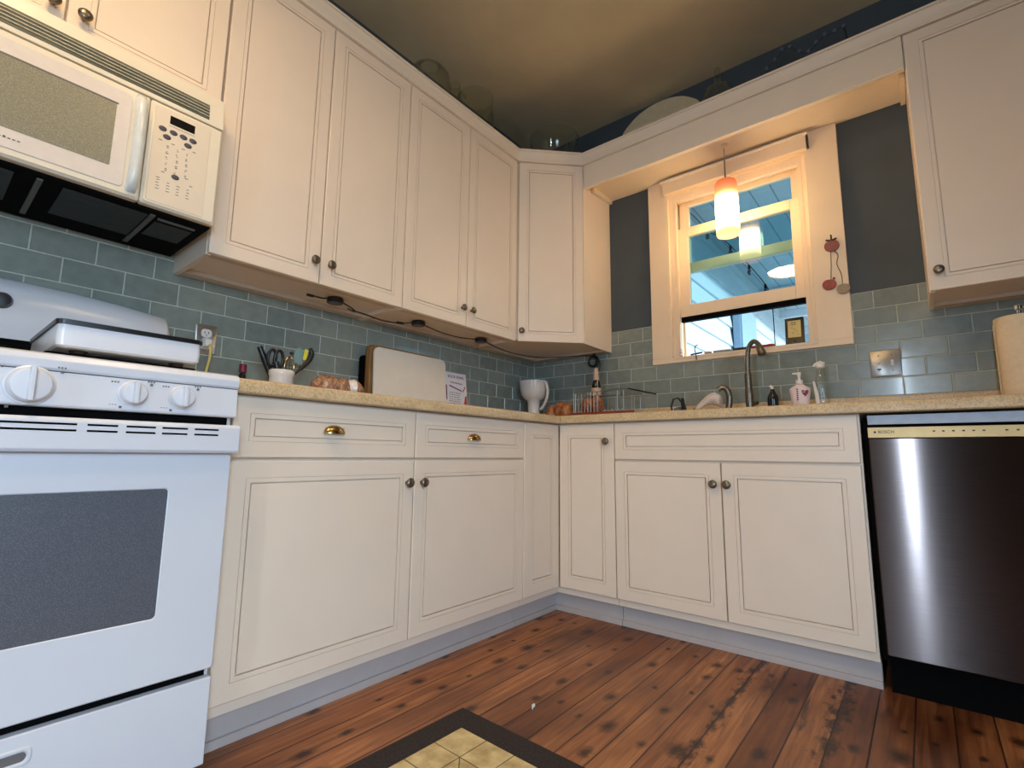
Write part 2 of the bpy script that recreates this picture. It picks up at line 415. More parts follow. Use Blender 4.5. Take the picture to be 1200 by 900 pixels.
# backsplash tiles (6 rows of running bond over grout)
def tiles(name, wallfn, u0, u1, rows, phase, holes=()):
    """wallfn(u, z, d) -> world"""
    T = MB(); p = .1535; rh = .0776; gp = .0021
    for r in rows:
        z0 = .99+rh*r; off = phase if r % 2 else phase+p/2
        k = math.floor((u0-off)/p)
        while off+k*p < u1:
            segs = [(max(u0, off+k*p)+gp, min(u1, off+(k+1)*p)-gp)]
            za, zb = max(z0, .914)+gp, z0+rh-gp
            for h0, h1, hz0, hz1 in holes:
                if zb > hz0+.002 and za < hz1-.002:
                    ns = []
                    for a, b in segs:
                        if b <= h0 or a >= h1: ns.append((a, b)); continue
                        if za < hz0-.01: zb = hz0-gp; ns.append((a, b)); continue
                        if a < h0: ns.append((a, h0-gp))
                        if b > h1: ns.append((h1+gp, b))
                    segs = ns
            for a, b in segs:
                if b-a > .006 and zb-za > .006:
                    e = .0015
                    rg = []
                    for (i, d) in ((0, .001), (0, .005), (e, .0065)):
                        rg.append([wallfn(a+i, za+i, d), wallfn(b-i, za+i, d), wallfn(b-i, zb-i, d), wallfn(a+i, zb-i, d)])
                    T.rings(rg)
            k += 1
    return T
LW = lambda u, z, d: (d, u, z)
BW = lambda u, z, d: (u, -d, z)
T = tiles('t', LW, -2.95, -.007, range(-1, 6), -1.613-.1535*10)
T.box(0, .0045, -2.95, -.005, .914, 1.4556, 1)
struct('trim_1', T, [M['tile'], M['grout']], smooth=0)['label'] = 'blue-grey glass tile backsplash on the left wall'
T = tiles('t', BW, .007, 2.95, range(0, 6), .626-.1535*8, holes=((.843, 1.773, 1.226, 3),))
for a, b, c, d in ((.0, .843, .99, 1.4556), (1.773, 2.95, .99, 1.4556), (.843, 1.773, .99, 1.226)): T.box(a, b, -.0045, 0, c, d, 1)
struct('trim_2', T, [M['tile'], M['grout']], smooth=0)['label'] = 'blue-grey glass tile backsplash on the window wall'

# ------------------------------------------------------------------ window
win = thing('window_1', None, None, (1.3, 0, 1.226)); win['kind'] = 'structure'
mb = MB()
mb.box(.843, .957, -.022, 0, 1.257, SOF-.001); mb.box(1.637, 1.773, -.022, 0, 1.257, SOF-.001)
mb.box(.957, 1.637, -.022, 0, 2.19, SOF-.001)
mb.build('window_casing', M['casing'], win, bevel=.002)
mb = MB(); mb.box(.843, 1.773, -.026, 0, 1.226, 1.2568); mb.box(.955, 1.64, -.028, .15, 1.2432, 1.2568)
mb.build('window_sill', M['casing'], win, bevel=.003)
mb = MB()   # jamb liners and stops
mb.box(.955, .975, 0, .15, 1.257, 2.2); mb.box(1.62, 1.64, 0, .15, 1.257, 2.2); mb.box(.975, 1.62, 0, .15, 2.175, 2.2)
mb.box(.975, .995, .0, .03, 1.257, 2.175); mb.box(1.60, 1.62, 0, .03, 1.257, 2.175); mb.box(.995, 1.6, 0, .028, 2.15, 2.175)
mb.box(.975, .988, .108, .118, 1.257, 2.175); mb.box(1.607, 1.62, .108, .118, 1.257, 2.175)
mb.build('jamb', M['casing'], win, bevel=.0015)
def sash(name, y0, y1, x0, x1, z0, z1, st, rb, rt, mat):
    mb = MB(); mb.box(x0, x0+st, y0, y1, z0, z1); mb.box(x1-st, x1, y0, y1, z0, z1); mb.box(x0+st, x1-st, y0, y1, z0, z0+rb); mb.box(x0+st, x1-st, y0, y1, z1-rt, z1)
    o = mb.build(name, mat, win, bevel=.002)
    mb = MB(); ym = (y0+y1)/2; mb.box(x0+st-.004, x1-st+.004, ym-.0015, ym+.0015, z0+rb-.004, z1-rt+.004)
    mb.build('pane', M['pane'], o, smooth=0)
sash('lower_sash', .033, .066, .990, 1.632-.022, 1.488, 2.0, .055, .065, .052, M['casing'])
sash('upper_sash', .074, .106, .990, 1.632-.022, 1.752, 2.174, .05, .055, .030, M['casing'])
mb = MB(); mb.box(.99, 1.61, .035, .064, 1.462, 1.488); mb.build('sash_shadow_strip', M['matte_black'], win)  # black bar standing in for the shadow under the raised sash
# roller blind cassette across the head
rb = thing('roller_blind', 'cream roller blind rolled up in its cassette at the window head', 'blind', (1.3, -.03, 2.19))
mb = MB(); mb.box(.94, 1.655, -.05, -.0225, 2.192, 2.262); mb.build('cassette', M['casing'], rb, bevel=.003)
mb = MB(); mb.cyl((.935, -.056, 2.264), (1.66, -.056, 2.264), .008, n=12); mb.build('rail', M['trimw'], rb)
mb = MB(); mb.box(1.657, 1.662, -.056, -.0225, 2.2, 2.258); mb.build('end_cap', M['black'], rb)

# ------------------------------------------------------------------ cabinets
class Fr:
    def __init__(s, o, u, n): s.o = Vector(o); s.u = Vector(u).normalized(); s.n = Vector(n).normalized()
    def __call__(s, u, z, d): return s.o+s.u*u+Vector((0,0,z))+s.n*d
FL = Fr((XF, 0, 0), (0,1,0), (1,0,0)); FB = Fr((0, -XF, 0), (1,0,0), (0,-1,0))
UL = Fr((UD, 0, 0), (0,1,0), (1,0,0)); UBk = Fr((0, -UD, 0), (1,0,0), (0,-1,0))
UDg = Fr((UD, -WC, 0), (1,1,0), (1,-1,0))
def panel_mesh(fr, u0, u1, z0, z1, ins=.056):
    g = .0024
    u0 += g; u1 -= g; z0 += g; z1 -= g
    prof = [(0, -.019), (0, -.002), (.002, 0), (ins-.013, 0), (ins-.0128, -.003), (ins-.0114, -.003), (ins-.011, 0), (ins-.0005, 0), (ins-.0003, -.010), (ins+.0027, -.010), (ins+.0032, -.001)]
    rg = [[fr(u0+i, z0+i, d), fr(u1-i, z0+i, d), fr(u1-i, z1-i, d), fr(u0+i, z1-i, d)] for i, d in prof]
    mb = MB(); mb.rings(rg); return mb
def door(cab, fr, u0, u1, z0, z1, knob=None, name='door', ins=.056, pull=None):
    o = panel_mesh(fr, u0, u1, z0, z1, ins).build(name, M['cream'], cab, smooth=20)
    if knob:
        p = fr(knob[0], knob[1], 0); mb = MB()
        prof = [(.0065, -.001), (.0055, .006), (.0055, .012), (.010, .0145), (.0155, .018), (.0165, .022), (.014, .026), (.008, .0285), (0, .029)]
        vs = MB(); vs.lathe(prof, n=20)
        z = fr.n; x = Vector((0,0,1)); y = z.cross(x)
        R = Matrix((x, y, z)).transposed().to_4x4(); R.translation = p
        mb.xf = R; mb.add(vs.v, vs.f)
        mb.build('knob', M['bronze'], o, smooth=50)
    if pull:
        cu, cz = pull; mb = MB(); n = 16; rg = []
        # bin cup: quarter shell, open below
        for j in range(7):
            a = j/6*PI/2; r = math.cos(a); d = .021*math.sin(a)
            rg.append([fr(cu+.036*r*math.cos(PI*k/n), cz-.008+.026*r*math.sin(PI*k/n), d+.0005) for k in range(n+1)])
        rg2 = []
        for j in range(7):
            a = j/6*PI/2; r = math.cos(a)*.93; d = .021*.93*math.sin(a)
            rg2.append([fr(cu+.036*r*math.cos(PI*k/n), cz-.008+.026*r*math.sin(PI*k/n), d) for k in range(n+1)])
        vs = [p for r_ in rg for p in r_]+[p for r_ in rg2 for p in r_]; N = n+1; fs = []; O = 7*N
        for j in range(6):
            for k in range(n):
                fs.append((j*N+k, j*N+k+1, (j+1)*N+k+1, (j+1)*N+k)); fs.append((O+j*N+k, O+(j+1)*N+k, O+(j+1)*N+k+1, O+j*N+k+1))
            for k in (0, n): fs.append((j*N+k, (j+1)*N+k, O+(j+1)*N+k, O+j*N+k))
        for k in range(n): fs.append((k, k+1, O+k+1, O+k))
        mb.add(vs, fs)
        for sgn in (-1, 1):
            mb.prism([(.001*math.cos(a), .001*math.sin(a)) for a in (0, 2, 4)], lambda a, b: fr(cu+sgn*.03+a, cz+.010+b, .001), lambda a, b: fr(cu+sgn*.03+a, cz+.010+b, .006))
        mb.build('cup_pull', M['brass'], o, smooth=60)
    return o
DB, DG, DT = .1185, .7048, .871
def toe(cab, mbf): return mbf.build('toe_kick', M['kick'], cab, bevel=.001)

# left base run
ys, y1, y2 = -2.1, -1.4978, -.8833
cab = thing('base_cabinet', 'cream base cabinet beside the stove with two wide drawers over two doors', 'cabinet', (.3, -1.49, 0))
mb = MB(); mb.box(.004, XF-.0195, ys+.002, y2-.001, .09, ZB-.001); mb.build('body', M['cream'], cab)
mb = MB(); mb.box(.5, .552, ys+.002, y2-.001, 0, .0899); mb.box(.552, .563, ys+.002, y2-.001, 0, .022); toe(cab, mb)
door(cab, FL, ys+.002, y1, DB, DG, (-1.529, .629)); door(cab, FL, y1, y2, DB, DG, (-1.465, .628))
door(cab, FL, ys+.002, y1, DG+.004, DT, name='drawer', pull=(-1.81, .79), ins=.054); door(cab, FL, y1, y2, DG+.004, DT, name='drawer', pull=(-1.205, .788), ins=.054)
# corner
cab = thing('base_cabinet', 'cream L-shaped corner base cabinet with two narrow full-height doors meeting at the inner corner', 'cabinet', (.3, -.3, 0))
mb = MB(); P = [(.004, y2+.001), (XF-.0195, y2+.001), (XF-.0195, -XF+.0195), (.904, -XF+.0195), (.904, -.004), (.004, -.004)]
mb.prism(P, lambda a, b: (a, b, .09), lambda a, b: (a, b, ZB-.001)); mb.build('body', M['cream'], cab)
mb = MB()
for o_, h_ in ((.552, .0899), (.563, .022)):
    P = [(.5, y2+.001), (o_, y2+.001), (o_, -o_), (.904, -o_), (.904, -.5), (.5, -.5)]
    mb.prism(P, lambda a, b: (a, b, 0), lambda a, b, h_=h_: (a, b, h_))
toe(cab, mb)
door(cab, FL, y2, -XF-.0005, DB, DT, ins=.064); door(cab, FB, XF+.0005, .9049, DB, DT, (.871, .79), ins=.062)
# sink base
cab = thing('base_cabinet', 'cream sink base cabinet below the window with a long false drawer front and two doors', 'cabinet', (1.357, -.3, 0))
mb = MB(); mb.box(.906, 1.812, -XF+.0195, -.004, .09, ZB-.001); mb.build('body', M['cream'], cab)
mb = MB(); mb.box(.906, 1.812, -.552, -.5, 0, .0899); mb.box(.906, 1.812, -.563, -.552, 0, .022); toe(cab, mb)
door(cab, FB, .9049, 1.3586, DB, DG, (1.332, .622)); door(cab, FB, 1.3586, 1.8089, DB, DG, (1.382, .622))
door(cab, FB, .9049, 1.8089, DG+.004, DT, name='false_front', ins=.054)
# end cabinet right of the dishwasher
cab = thing('base_cabinet', 'cream base cabinet right of the dishwasher', 'cabinet', (2.67, -.3, 0))
mb = MB(); mb.box(2.444, 2.9, -XF+.0195, -.004, .09, ZB-.001); mb.build('body', M['cream'], cab)
mb = MB(); mb.box(2.444, 2.9, -.552, -.5, 0, .0899); toe(cab, mb)
door(cab, FB, 2.444, 2.9, DB, DG, (2.48, .62)); door(cab, FB, 2.444, 2.9, DG+.004, DT, name='drawer', pull=(2.67, .79), ins=.054)

# worktop: one L with rounded nose and curb
def nose(d):   # profile in (distance from wall, z)
    pts = [(.002, ZB), (d-.004, ZB), (d, ZB+.004)]
    for k in range(1, 7):
        a = k/6*PI/2; pts.append((d-.012+.012*math.cos(a), ZC-.012+.012*math.sin(a)))
    pts += [(.022, ZC), (.022, .984), (.018, .989), (.002, .989)]
    return pts
wt = thing('worktop', 'speckled tan laminate worktop running in an L round the corner', 'countertop', (.3, -.3, ZB))
NS = nose(.635); mb = MB()
rg = [[(a, -2.103, z) for a, z in NS], [(a, -a, z) for a, z in NS]]; mb.rings(rg)
mb.build('left_slab', M['counter'], wt)
mb = MB(); rg = [[(a+.0012, -a-.0002, z) for a, z in NS], [(2.95, -a, z) for a, z in NS]]; mb.rings(rg)
mb.build('window_slab', M['counter'], wt)

# wall cabinets
def wallcab(label, y0, ym, y1_, k0, k1, zb=UB, zt=UT):
    c = thing('wall_cabinet', label, 'cabinet', (.15, (y0+y1_)/2, zb))
    mb = MB(); mb.box(.004, UD-.0195, y0+.0005, y1_-.0005, zb+.016, zt); mb.box(.004, UD-.0195, y0+.0005, y0+.016, zb+.001, zb+.016); mb.box(.004, UD-.0195, y1_-.016, y1_-.0005, zb+.001, zb+.016)
    mb.build('body', M['cream'], c)
    mb = MB(); mb.box(.010, .06, y0+.017, y1_-.017, zb+.001, zb+.0155); mb.box(UD-.05, UD-.021, y0+.017, y1_-.017, zb+.003, zb+.0155); mb.build('bottom_rail', M['under'], c)
    door(c, UL, y0, ym, zb, zt, k0); door(c, UL, ym, y1_, zb, zt, k1)
    return c
wallcab('tall cream wall cabinet next to the microwave with two doors', -2.0964, -1.7286, -1.3509, (-1.757, 1.413), (-1.693, 1.413))
wallcab('tall cream two-door wall cabinet directly left of the diagonal corner cabinet', -1.3509, -.9677, -.585, (-1.001, 1.418), (-.937, 1.418))
wallcab('short cream wall cabinet above the microwave', -2.861, -2.482, -2.1, (-2.51, 1.873), (-2.447, 1.873), zb=1.803)
c = thing('wall_cabinet', 'tall cream diagonal corner wall cabinet left of the window', 'cabinet', (.2, -.2, UB))
n_ = .0195/math.sqrt(2)
P = [(.004, -.004), (.004, -WC+.001), (UD-.0195, -WC+.001), (UD-.0195, -WC-.0+.0005+.0), (WC-.0, -UD+.0195*1.4), (WC, -.004)]
P = [(.004, -.004), (.004, -WC+.001), (UD-.0195*1.42, -WC+.001), (WC-.001, -UD+.0195*1.42), (WC-.001, -.004)]
mb = MB(); mb.prism(P, lambda a, b: (a, b, UB+.016), lambda a, b: (a, b, UT))
mb.box(WC-.017, WC-.001, -UD+.03, -.004, UB, UB+.016)
mb.build('body', M['cream'], c)
mb = MB(); mb.box(.01, .55, -.06, -.010, UB+.001, UB+.0155); mb.box(.01, .06, -.56, -.061, UB+.001, UB+.0155); mb.build('bottom_rail', M['under'], c)
L = math.hypot(WC-UD, WC-UD)
door(c, UDg, .006, L-.003, UB, UT, (.028, 1.39))
# slim corner post beside the diagonal door
mb = MB(); mb.prism([(WC-.012, -UD-.0), (WC, -UD-.002), (WC, -UD+.04), (WC-.016, -UD+.04), (WC-.03, -UD+.012)], lambda a, b: (a, b, UB), lambda a, b: (a, b, UT)); mb.build('edge_stile', M['cream'], c)
x4, x5 = 2.035, 2.57
c = thing('wall_cabinet', 'cream wall cabinet right of the window over the dishwasher', 'cabinet', (2.3, -.15, UB))
mb = MB(); mb.box(x4, x5, -UD+.0195, -.004, UB+.016, UT); mb.box(x4, x4+.016, -UD+.0195, -.004, UB, UB+.016); mb.box(x5-.016, x5, -UD+.0195, -.004, UB, UB+.016); mb.build('body', M['cream'], c)
mb = MB(); mb.box(x4+.017, x5-.017, -.07, -.010, UB+.001, UB+.0155); mb.build('bottom_rail', M['under'], c)
door(c, UBk, x4, x5, UB, UT, (2.066, 1.404))

# window valance (fascia, soffit, cove) and crown moulding
v = thing('window_valance', 'cream boxed valance bridging the wall cabinets above the window', 'valance', (1.3, -.15, SOF))
mb = MB(); mb.box(WC+.002, x4-.002, -.316, -.296, 2.238, UT); mb.build('fascia', M['trimw'], v, bevel=.003)
mb = MB(); mb.box(WC+.001, x4-.001, -.296, -.001, SOF, SOF+.018); mb.build('soffit_board', M['trimw'], v)
mb = MB()
pts = [(-.2955, 2.244), (-.288, 2.244), (-.26, 2.258), (-.235, 2.282), (-.232, SOF-.0005), (-.2955, SOF-.0005)]
mb.prism(pts, lambda a, b: (WC+.002, a, b), lambda a, b: (x4-.002, a, b)); 
mb.prism([(-.231, SOF-.0005), (-.231, SOF-.04), (-.004, SOF-.02), (-.004, SOF-.0005)], lambda a, b: (WC+.002, a, b), lambda a, b: (WC+.02, a, b))
mb.prism([(-.231, SOF-.0005), (-.231, SOF-.04), (-.004, SOF-.02), (-.004, SOF-.0005)], lambda a, b: (x4-.02, a, b), lambda a, b: (x4-.002, a, b))
mb.build('cove', M['trimw'], v, smooth=40)
mb = MB(); mb.box(WC+.001, x4-.001, -.296, -.004, 2.36, UT); mb.build('top_board', M['trimw'], v)
def crown_pts(d, back=False):
    s = d*(math.sqrt(2)-1)
    return [(UD+d, -2.864), (UD+d, -WC-s), (WC+s, -UD-d), (x5, -UD-d)]
mb = MB(); prof = [(-.02, UT+.001), (.009, UT+.001), (.0105, UT+.005), (.008, UT+.009), (.002, UT+.0105), (.003, UT+.024), (.006, UT+.04), (.012, UT+.054), (.0125, UT+.060), (.019, UT+.061), (.019, UT+.071), (-.02, UT+.071)]
cps = [crown_pts(d) for d, z in prof]
mb.rings([[(cps[i][k][0], cps[i][k][1], prof[i][1]) for i in range(len(prof))] for k in range(4)])
tag(mb.build('crown_moulding', M['trimw'], smooth=40), 'cream crown moulding along the tops of the wall cabinets', 'moulding')

# ------------------------------------------------------------------ stove
sy0, sy1 = -2.862, -2.108; sm = (sy0+sy1)/2
st = thing('stove', 'white freestanding gas stove with a grey oven window', 'stove', (.35, sm, 0))
E_ = M['enamel']
mb = MB(); mb.box(.03, .63, sy0+.002, sy1-.002, .02, .86); mb.build('body', E_, st, bevel=.003)
mb = MB(); mb.box(.63, .634, sy0+.012, sy1-.012, .03, .86); mb.build('front_recess', M['matte_black'], st)
mb = MB(); pts = [(.03, .8805), (.655, .8805), (.66, .885), (.662, .900), (.657, .9115), (.645, .916), (.62, .917), (.60, .9105), (.10, .9105), (.03, .917)]
mb.prism(pts, lambda a, b: (a, sy0, b), lambda a, b: (a, sy1, b)); mb.build('cooktop', E_, st, bevel=.002)
mb = MB(); mb.prism([(.6345, .809), (.657, .809), (.661, .813), (.657, .879), (.6345, .879)], lambda a, b: (a, sy0+.001, b), lambda a, b: (a, sy1-.001, b)); cp = mb.build('control_panel', E_, st, bevel=.002)
def stove_knob(y, r):
    mb = MB(); c = (.6595, y, .848)
    mb.lathe([(r*1.12, 0), (r*1.12, .003), (r, .006), (r*.97, .014), (r*.86, .021), (0, .0225)], c, 32, 'x')
    mb.prism([(-.006, -r*.92), (.006, -r*.92), (.006, r*1.02), (-.006, r*1.02)], lambda a, b: (c[0]+.018, y+a*.9, c[2]+b*.92), lambda a, b: (c[0]+.036, y+a*.6, c[2]+b))
    k = mb.build('knob', E_, cp, bevel=.0012)
    mb = MB()
    for dy, dz in ((r*1.3, r*.9), (-r*.8, -r*1.25)): mb.box(.6595, .6612, y+dy-.0025, y+dy+.0025, .848+dz-.0025, .848+dz+.0025)
    for dy, dz in ((-r*1.35, r*.9), (-r*1.35, -r*1.1), (r*1.25, r*1.15)):
        for q in range(3): mb.box(.6595, .6605, y+dy+q*.005-.006, y+dy+q*.005-.003, .848+dz-.0015, .848+dz+.0015)
    mb.build('printed_marks', M['print'], cp)
stove_knob(sm, .034)
for y in (-2.323, -2.231, -2.647, -2.739): stove_knob(y, .0245)
# vent/handle rail
mb = MB(); pts = [(.6345, .735), (.655, .722), (.683, .722), (.6885, .728), (.6885, .782), (.683, .789), (.6345, .789)]
mb.prism(pts, lambda a, b: (a, sy0, b), lambda a, b: (a, sy1, b)); hr = mb.build('vent_rail', E_, st, bevel=.002)
mb = MB(); g_ = [(-2.207, -2.157), (-2.27, -2.221), (-2.334, -2.282), (-2.397, -2.348), (-2.462, -2.413)]
g_ += [(2*sm-b, 2*sm-a) for a, b in g_] + [(sm-.027, sm+.027)]
for a, b in g_:
    for z in (.776, .764): mb.box(.688, .6889, a, b, z-.002, z+.002)
mb.build('vent_slot', M['matte_black'], hr)
# oven door
wy0, wy1, wz_0, wz_1 = 2*sm+2.237, -2.237, .368, .644
mb = MB(); x0, x1 = .635, .66; D0, D1, Z0, Z1 = sy0+.004, sy1-.004, .233, .7215
def rrect(a0, a1, b0, b1, r, n=5):
    P = []
    for cx, cy, s in ((a1-r, b1-r, 0), (a0+r, b1-r, 1), (a0+r, b0+r, 2), (a1-r, b0+r, 3)):
        for k in range(n+1):
            a = (s+k/n)*PI/2; P.append((cx+r*math.cos(a), cy+r*math.sin(a)))
    return P
O = lambda i, x: [(x, a, b) for a, b in rrect(D0+i, D1-i, Z0+i, Z1-i, .006)]
I = lambda i, x: [(x, a, b) for a, b in rrect(wy0+i, wy1-i, wz_0+i, wz_1-i, .008)]
mb.rings([O(0, x0), O(0, x1-.003), O(.003, x1), I(-.001, x1), I(.001, x1-.002), I(.001, x0)], closed_ends=False); mb.rings([O(0, x0), I(.001, x0)], closed_ends=False)
od = mb.build('oven_door', E_, st, smooth=20)
mb = MB(); mb.rings([I(.0011, x1-.006), I(.0011, x1-.0015)]); mb.build('oven_window', M['ovenglass'], od)
# lower drawer with finger recess
mb = MB(); mb.box(.635, .657, sy0+.004, sy1-.004, .028, .214); dr = mb.build('drawer', E_, st, bevel=.003)
mb = MB(); mb.rings([[(x, a, b) for a, b in rrect(-2.56+i, -2.41-i, .158+i, .19-i, .01)] for x, i in ((.6572, 0), (.660, .002), (.660, .005), (.6576, .007))]); mb.build('finger_pull', E_, dr)
mb = MB(); mb.rings([[(x, a, b) for a, b in rrect(-2.552, -2.418, .166, .182, .007)] for x in (.6572, .6585)]); mb.build('pull_recess', M['print'], dr)
mb = MB()
for a in (.1, .58):
    for b in (sy0+.06, sy1-.06): mb.cyl((a, b, 0), (a, b, .021), .018, n=12)
mb.build('foot', M['black'], st)
# backguard
pts = [(.02, .9175), (.085, .9175), (.088, .99), (.088, 1.03), (.094, 1.045), (.096, 1.09), (.088, 1.135), (.068, 1.165), (.03, 1.178), (.02, 1.178)]
mb = MB(); rg = []
for k in range(13):
    y = [sy0, sy0+.012][k] if k < 2 else ([sy1-.012, sy1][k-11] if k > 10 else sy0+(sy1-sy0)*k/12); e = min(k, 12-k)
    dz = {0: .012, 1: .0}.get(e, 0); ins = {0: .008, 1: .0}.get(e, 0)
    crown = .030*(1-((y-sm)/.377)**2)-.012
    rg.append([(max(.02, a-(ins if a > .03 else 0)), y, (b-dz+crown if b > 1.1 else b)) for a, b in pts])
mb.rings(rg); bgd = mb.build('backguard', E_, st, smooth=50)
mb = MB(); mb.box(.089, .0905, sy0+.01, sy1-.01, .92, 1.02); mb.build('vent_shadow_panel', M['matte_black'], bgd)
mb = MB(); mb.lathe([(.022, 0), (.022, .004), (.017, .02), (0, .022)], (.094, -2.5, 1.12), 20, 'x'); mb.build('timer_knob', M['black'], bgd)
# burner grates
for gy in (sm-.165, sm+.165):
    mb = MB(); r = .0055
    x0, x1, a, b = .13, .57, gy-.135, gy+.135
    for p, q in (((x0, a), (x1, a)), ((x0, b), (x1, b)), ((x0, a), (x0, b)), ((x1, a), (x1, b)), (((x0+x1)/2, a), ((x0+x1)/2, b)), ((x0, gy), (x1, gy))):
        mb.cyl((p[0], p[1], .926), (q[0], q[1], .926), r, n=8)
    for p in ((x0, a), (x1, a), (x0, b), (x1, b)): mb.cyl((p[0], p[1], .9108), (p[0], p[1], .93), r, n=8)
    mb.build('grate', M['matte_black'], st)
    for gx in (.24, .46):
        mb = MB(); mb.lathe([(.05, 0), (.05, .008), (.036, .01), (.036, .018), (0, .02)], (gx, gy, .9108), 24); mb.build('burner', M['black'], st)
# flat white appliance standing on the grates
ap = thing('tabletop_griddle', 'flat white box-shaped griddle with a black top edge resting on the stove', 'griddle', (.43, -2.31, .9325))
ax0, ax1, ay0, ay1 = .26, .60, -2.450, -2.180
mb = MB(); prof = [(.02, .939), (.006, .940), (.001, .944), (0, .960), (.001, .988)]
mb.rings([[(a, b, z) for a, b in rrect(ax0+i, ax1-i, ay0+i, ay1-i, .012)] for i, z in prof]); mb.build('body', E_, ap, smooth=30)
mb = MB(); mb.rings([[(a, b, z) for a, b in rrect(ax0+i, ax1-i, ay0+i, ay1-i, .014)] for i, z in ((-.003, .9883), (-.003, .9975), (.0, .999))]); mb.build('top_plate', M['black'], ap)
for x in (ax0+.05, ax1-.04):
    for y in (ay0+.045, ay1-.04):
        mb = MB(); mb.lathe([(.014, 0), (.017, .0068)], (x, y, .9321), 16); mb.build('foot', M['black'], ap)

# ------------------------------------------------------------------ microwave
mw = thing('microwave', 'cream over-the-range microwave with vent grille and black underside', 'microwave', (.2, sm, 1.39))
my0, my1 = -2.858, -2.112; BQ = M['bisque']
mb = MB(); mb.box(.004, .365, my0, my1, 1.395, 1.80); mb.build('body', BQ, mw, bevel=.002)
mb = MB(); mb.box(.02, .366, my0+.002, my1-.002, 1.387, 1.3948); ub = mb.build('underside', M['matte_black'], mw)
mb = MB(); mb.box(.12, .33, -2.76, -2.53, 1.384, 1.3868); mb.box(.12, .33, -2.44, -2.26, 1.384, 1.3868); mb.build('grease_filter', M['darkglassbtm'], ub)
mb = MB(); mb.box(.17, .30, -2.235, -2.14, 1.3835, 1.3868); mb.build('work_light', M['darkglassbtm'], ub)
mb = MB(); [mb.box(.06, .34, y_-.006, y_+.006, 1.3825, 1.3868) for y_ in (-2.485, -2.25)]; mb.box(.318, .326, -2.235, -2.14, 1.382, 1.3868); mb.build('rib', plain('dark_grey_steel', (92,92,86), .4), ub)
# vent grille on top, leaning back
gv0, gv1 = (.385, 1.702), (.372, 1.765)
mb = MB(); mb.prism([(.366, 1.698), (.3895, 1.698), (.3905, 1.704), (.380, 1.766), (.376, 1.7995), (.366, 1.7995)], lambda a, b: (a, my0, b), lambda a, b: (a, my1, b)); vg = mb.build('vent_grille', BQ, mw, bevel=.001)
gx = lambda z: .3905+(.380-.3905)*(z-1.704)/.062
mb = MB(); mb.prism([(gx(1.711)+.0001, 1.711), (gx(1.711)+.0012, 1.711), (gx(1.763)+.0012, 1.763), (gx(1.763)+.0001, 1.763)], lambda a, b: (a, my0+.03, b), lambda a, b: (a, my1-.04, b)); mb.build('vent_opening', M['ventdark'], vg)
for k in range(4):
    z = 1.7215+k*.0105; mb = MB(); mb.box(gx(z)+.0012, gx(z)+.004, my0+.03, my1-.04, z-.0008, z+.0008); mb.build('slat', M['ventlite'], vg)
# door
dy0, dy1 = my0, -2.297
def face(x, i, y0, y1, z0, z1, r): return [(x, a, b) for a, b in rrect(y0+i, y1-i, z0+i, z1-i, r)]
mb = MB(); mb.rings([face(.3655, 0, dy0, dy1, 1.392, 1.695, .006), face(.385, 0, dy0, dy1, 1.392, 1.695, .006), face(.392, .006, dy0, dy1, 1.392, 1.695, .008)]); dd_ = mb.build('door', BQ, mw, smooth=30)
mb = MB(); mb.rings([face(.3922, 0, dy0+.02, -2.336, 1.412, 1.676, .01), face(.394, .001, dy0+.02, -2.336, 1.412, 1.676, .01)]); mb.build('door_panel', M['mwwhite'], dd_)
mb = MB(); mb.rings([face(.3942, 0, dy0+.055, -2.368, 1.459, 1.632, .004), face(.3948, 0, dy0+.055, -2.368, 1.459, 1.632, .004)]); mb.build('window', M['mwglass'], dd_)
mb = MB(); mb.rings([face(.3942, 0, dy0+.052, -2.365, 1.632, 1.6365, .001), face(.3953, 0, dy0+.052, -2.365, 1.632, 1.6365, .001)]); mb.build('window_rim', M['print'], dd_)
mb = MB()
for q in range(7): mb.box(.3942, .3947, -2.585+q*.008, -2.580+q*.008, 1.4345, 1.4375+(.002 if q in (0, 3) else 0))
mb.build('printed_marks', M['print'], dd_)
mb = MB(); rg = []
for k in range(15):
    tt = k/14; z = 1.405+.282*tt; e = math.sin(PI*min(1, max(0, tt)))**.4 if 0 < tt < 1 else 0
    x = .3925+.030*e; wdt = .0125+.001*e
    rg.append([(x-.006*(e > 0)-.004, -2.318-wdt, z), (x+.003, -2.318-wdt*.7, z), (x+.006, -2.318, z), (x+.003, -2.318+wdt*.7, z), (x-.006*(e > 0)-.004, -2.318+wdt, z)])
mb.rings(rg); mb.build('handle', plain('handle_plastic', (226,228,222), .12), dd_, smooth=60)
# control panel
mb = MB(); mb.rings([face(.3655, 0, -2.295, my1, 1.392, 1.695, .006), face(.385, 0, -2.295, my1, 1.392, 1.695, .006), face(.392, .006, -2.295, my1, 1.392, 1.695, .008)]); cpn = mb.build('control_panel', BQ, mw, smooth=30)
mb = MB(); mb.rings([face(.3921, 0, -2.285, -2.145, 1.402, 1.685, .006), face(.3932, .001, -2.285, -2.145, 1.402, 1.685, .006)]); mb.build('key_plate', plain('key_plate_plastic', (232,218,196), .35, var=.01), cpn)
mb = MB(); mb.box(.3932, .3942, -2.249, -2.187, 1.6435, 1.668); mb.build('display', M['display'], cpn)
def btn(y, z):
    mb = MB(); mb.lathe([(.0098, 0), (.0098, .001), (.008, .002), (0, .002)], (.3932, y, z), 16, 'x', sy=.75); mb.build('button', M['greybtn'], cpn)
for y, z in ((-2.264, 1.620), (-2.2375, 1.620), (-2.213, 1.620), (-2.189, 1.620), (-2.252, 1.600), (-2.2, 1.600), (-2.222, 1.492)): btn(y, z)
mb = MB(); rnd = random.Random(3)
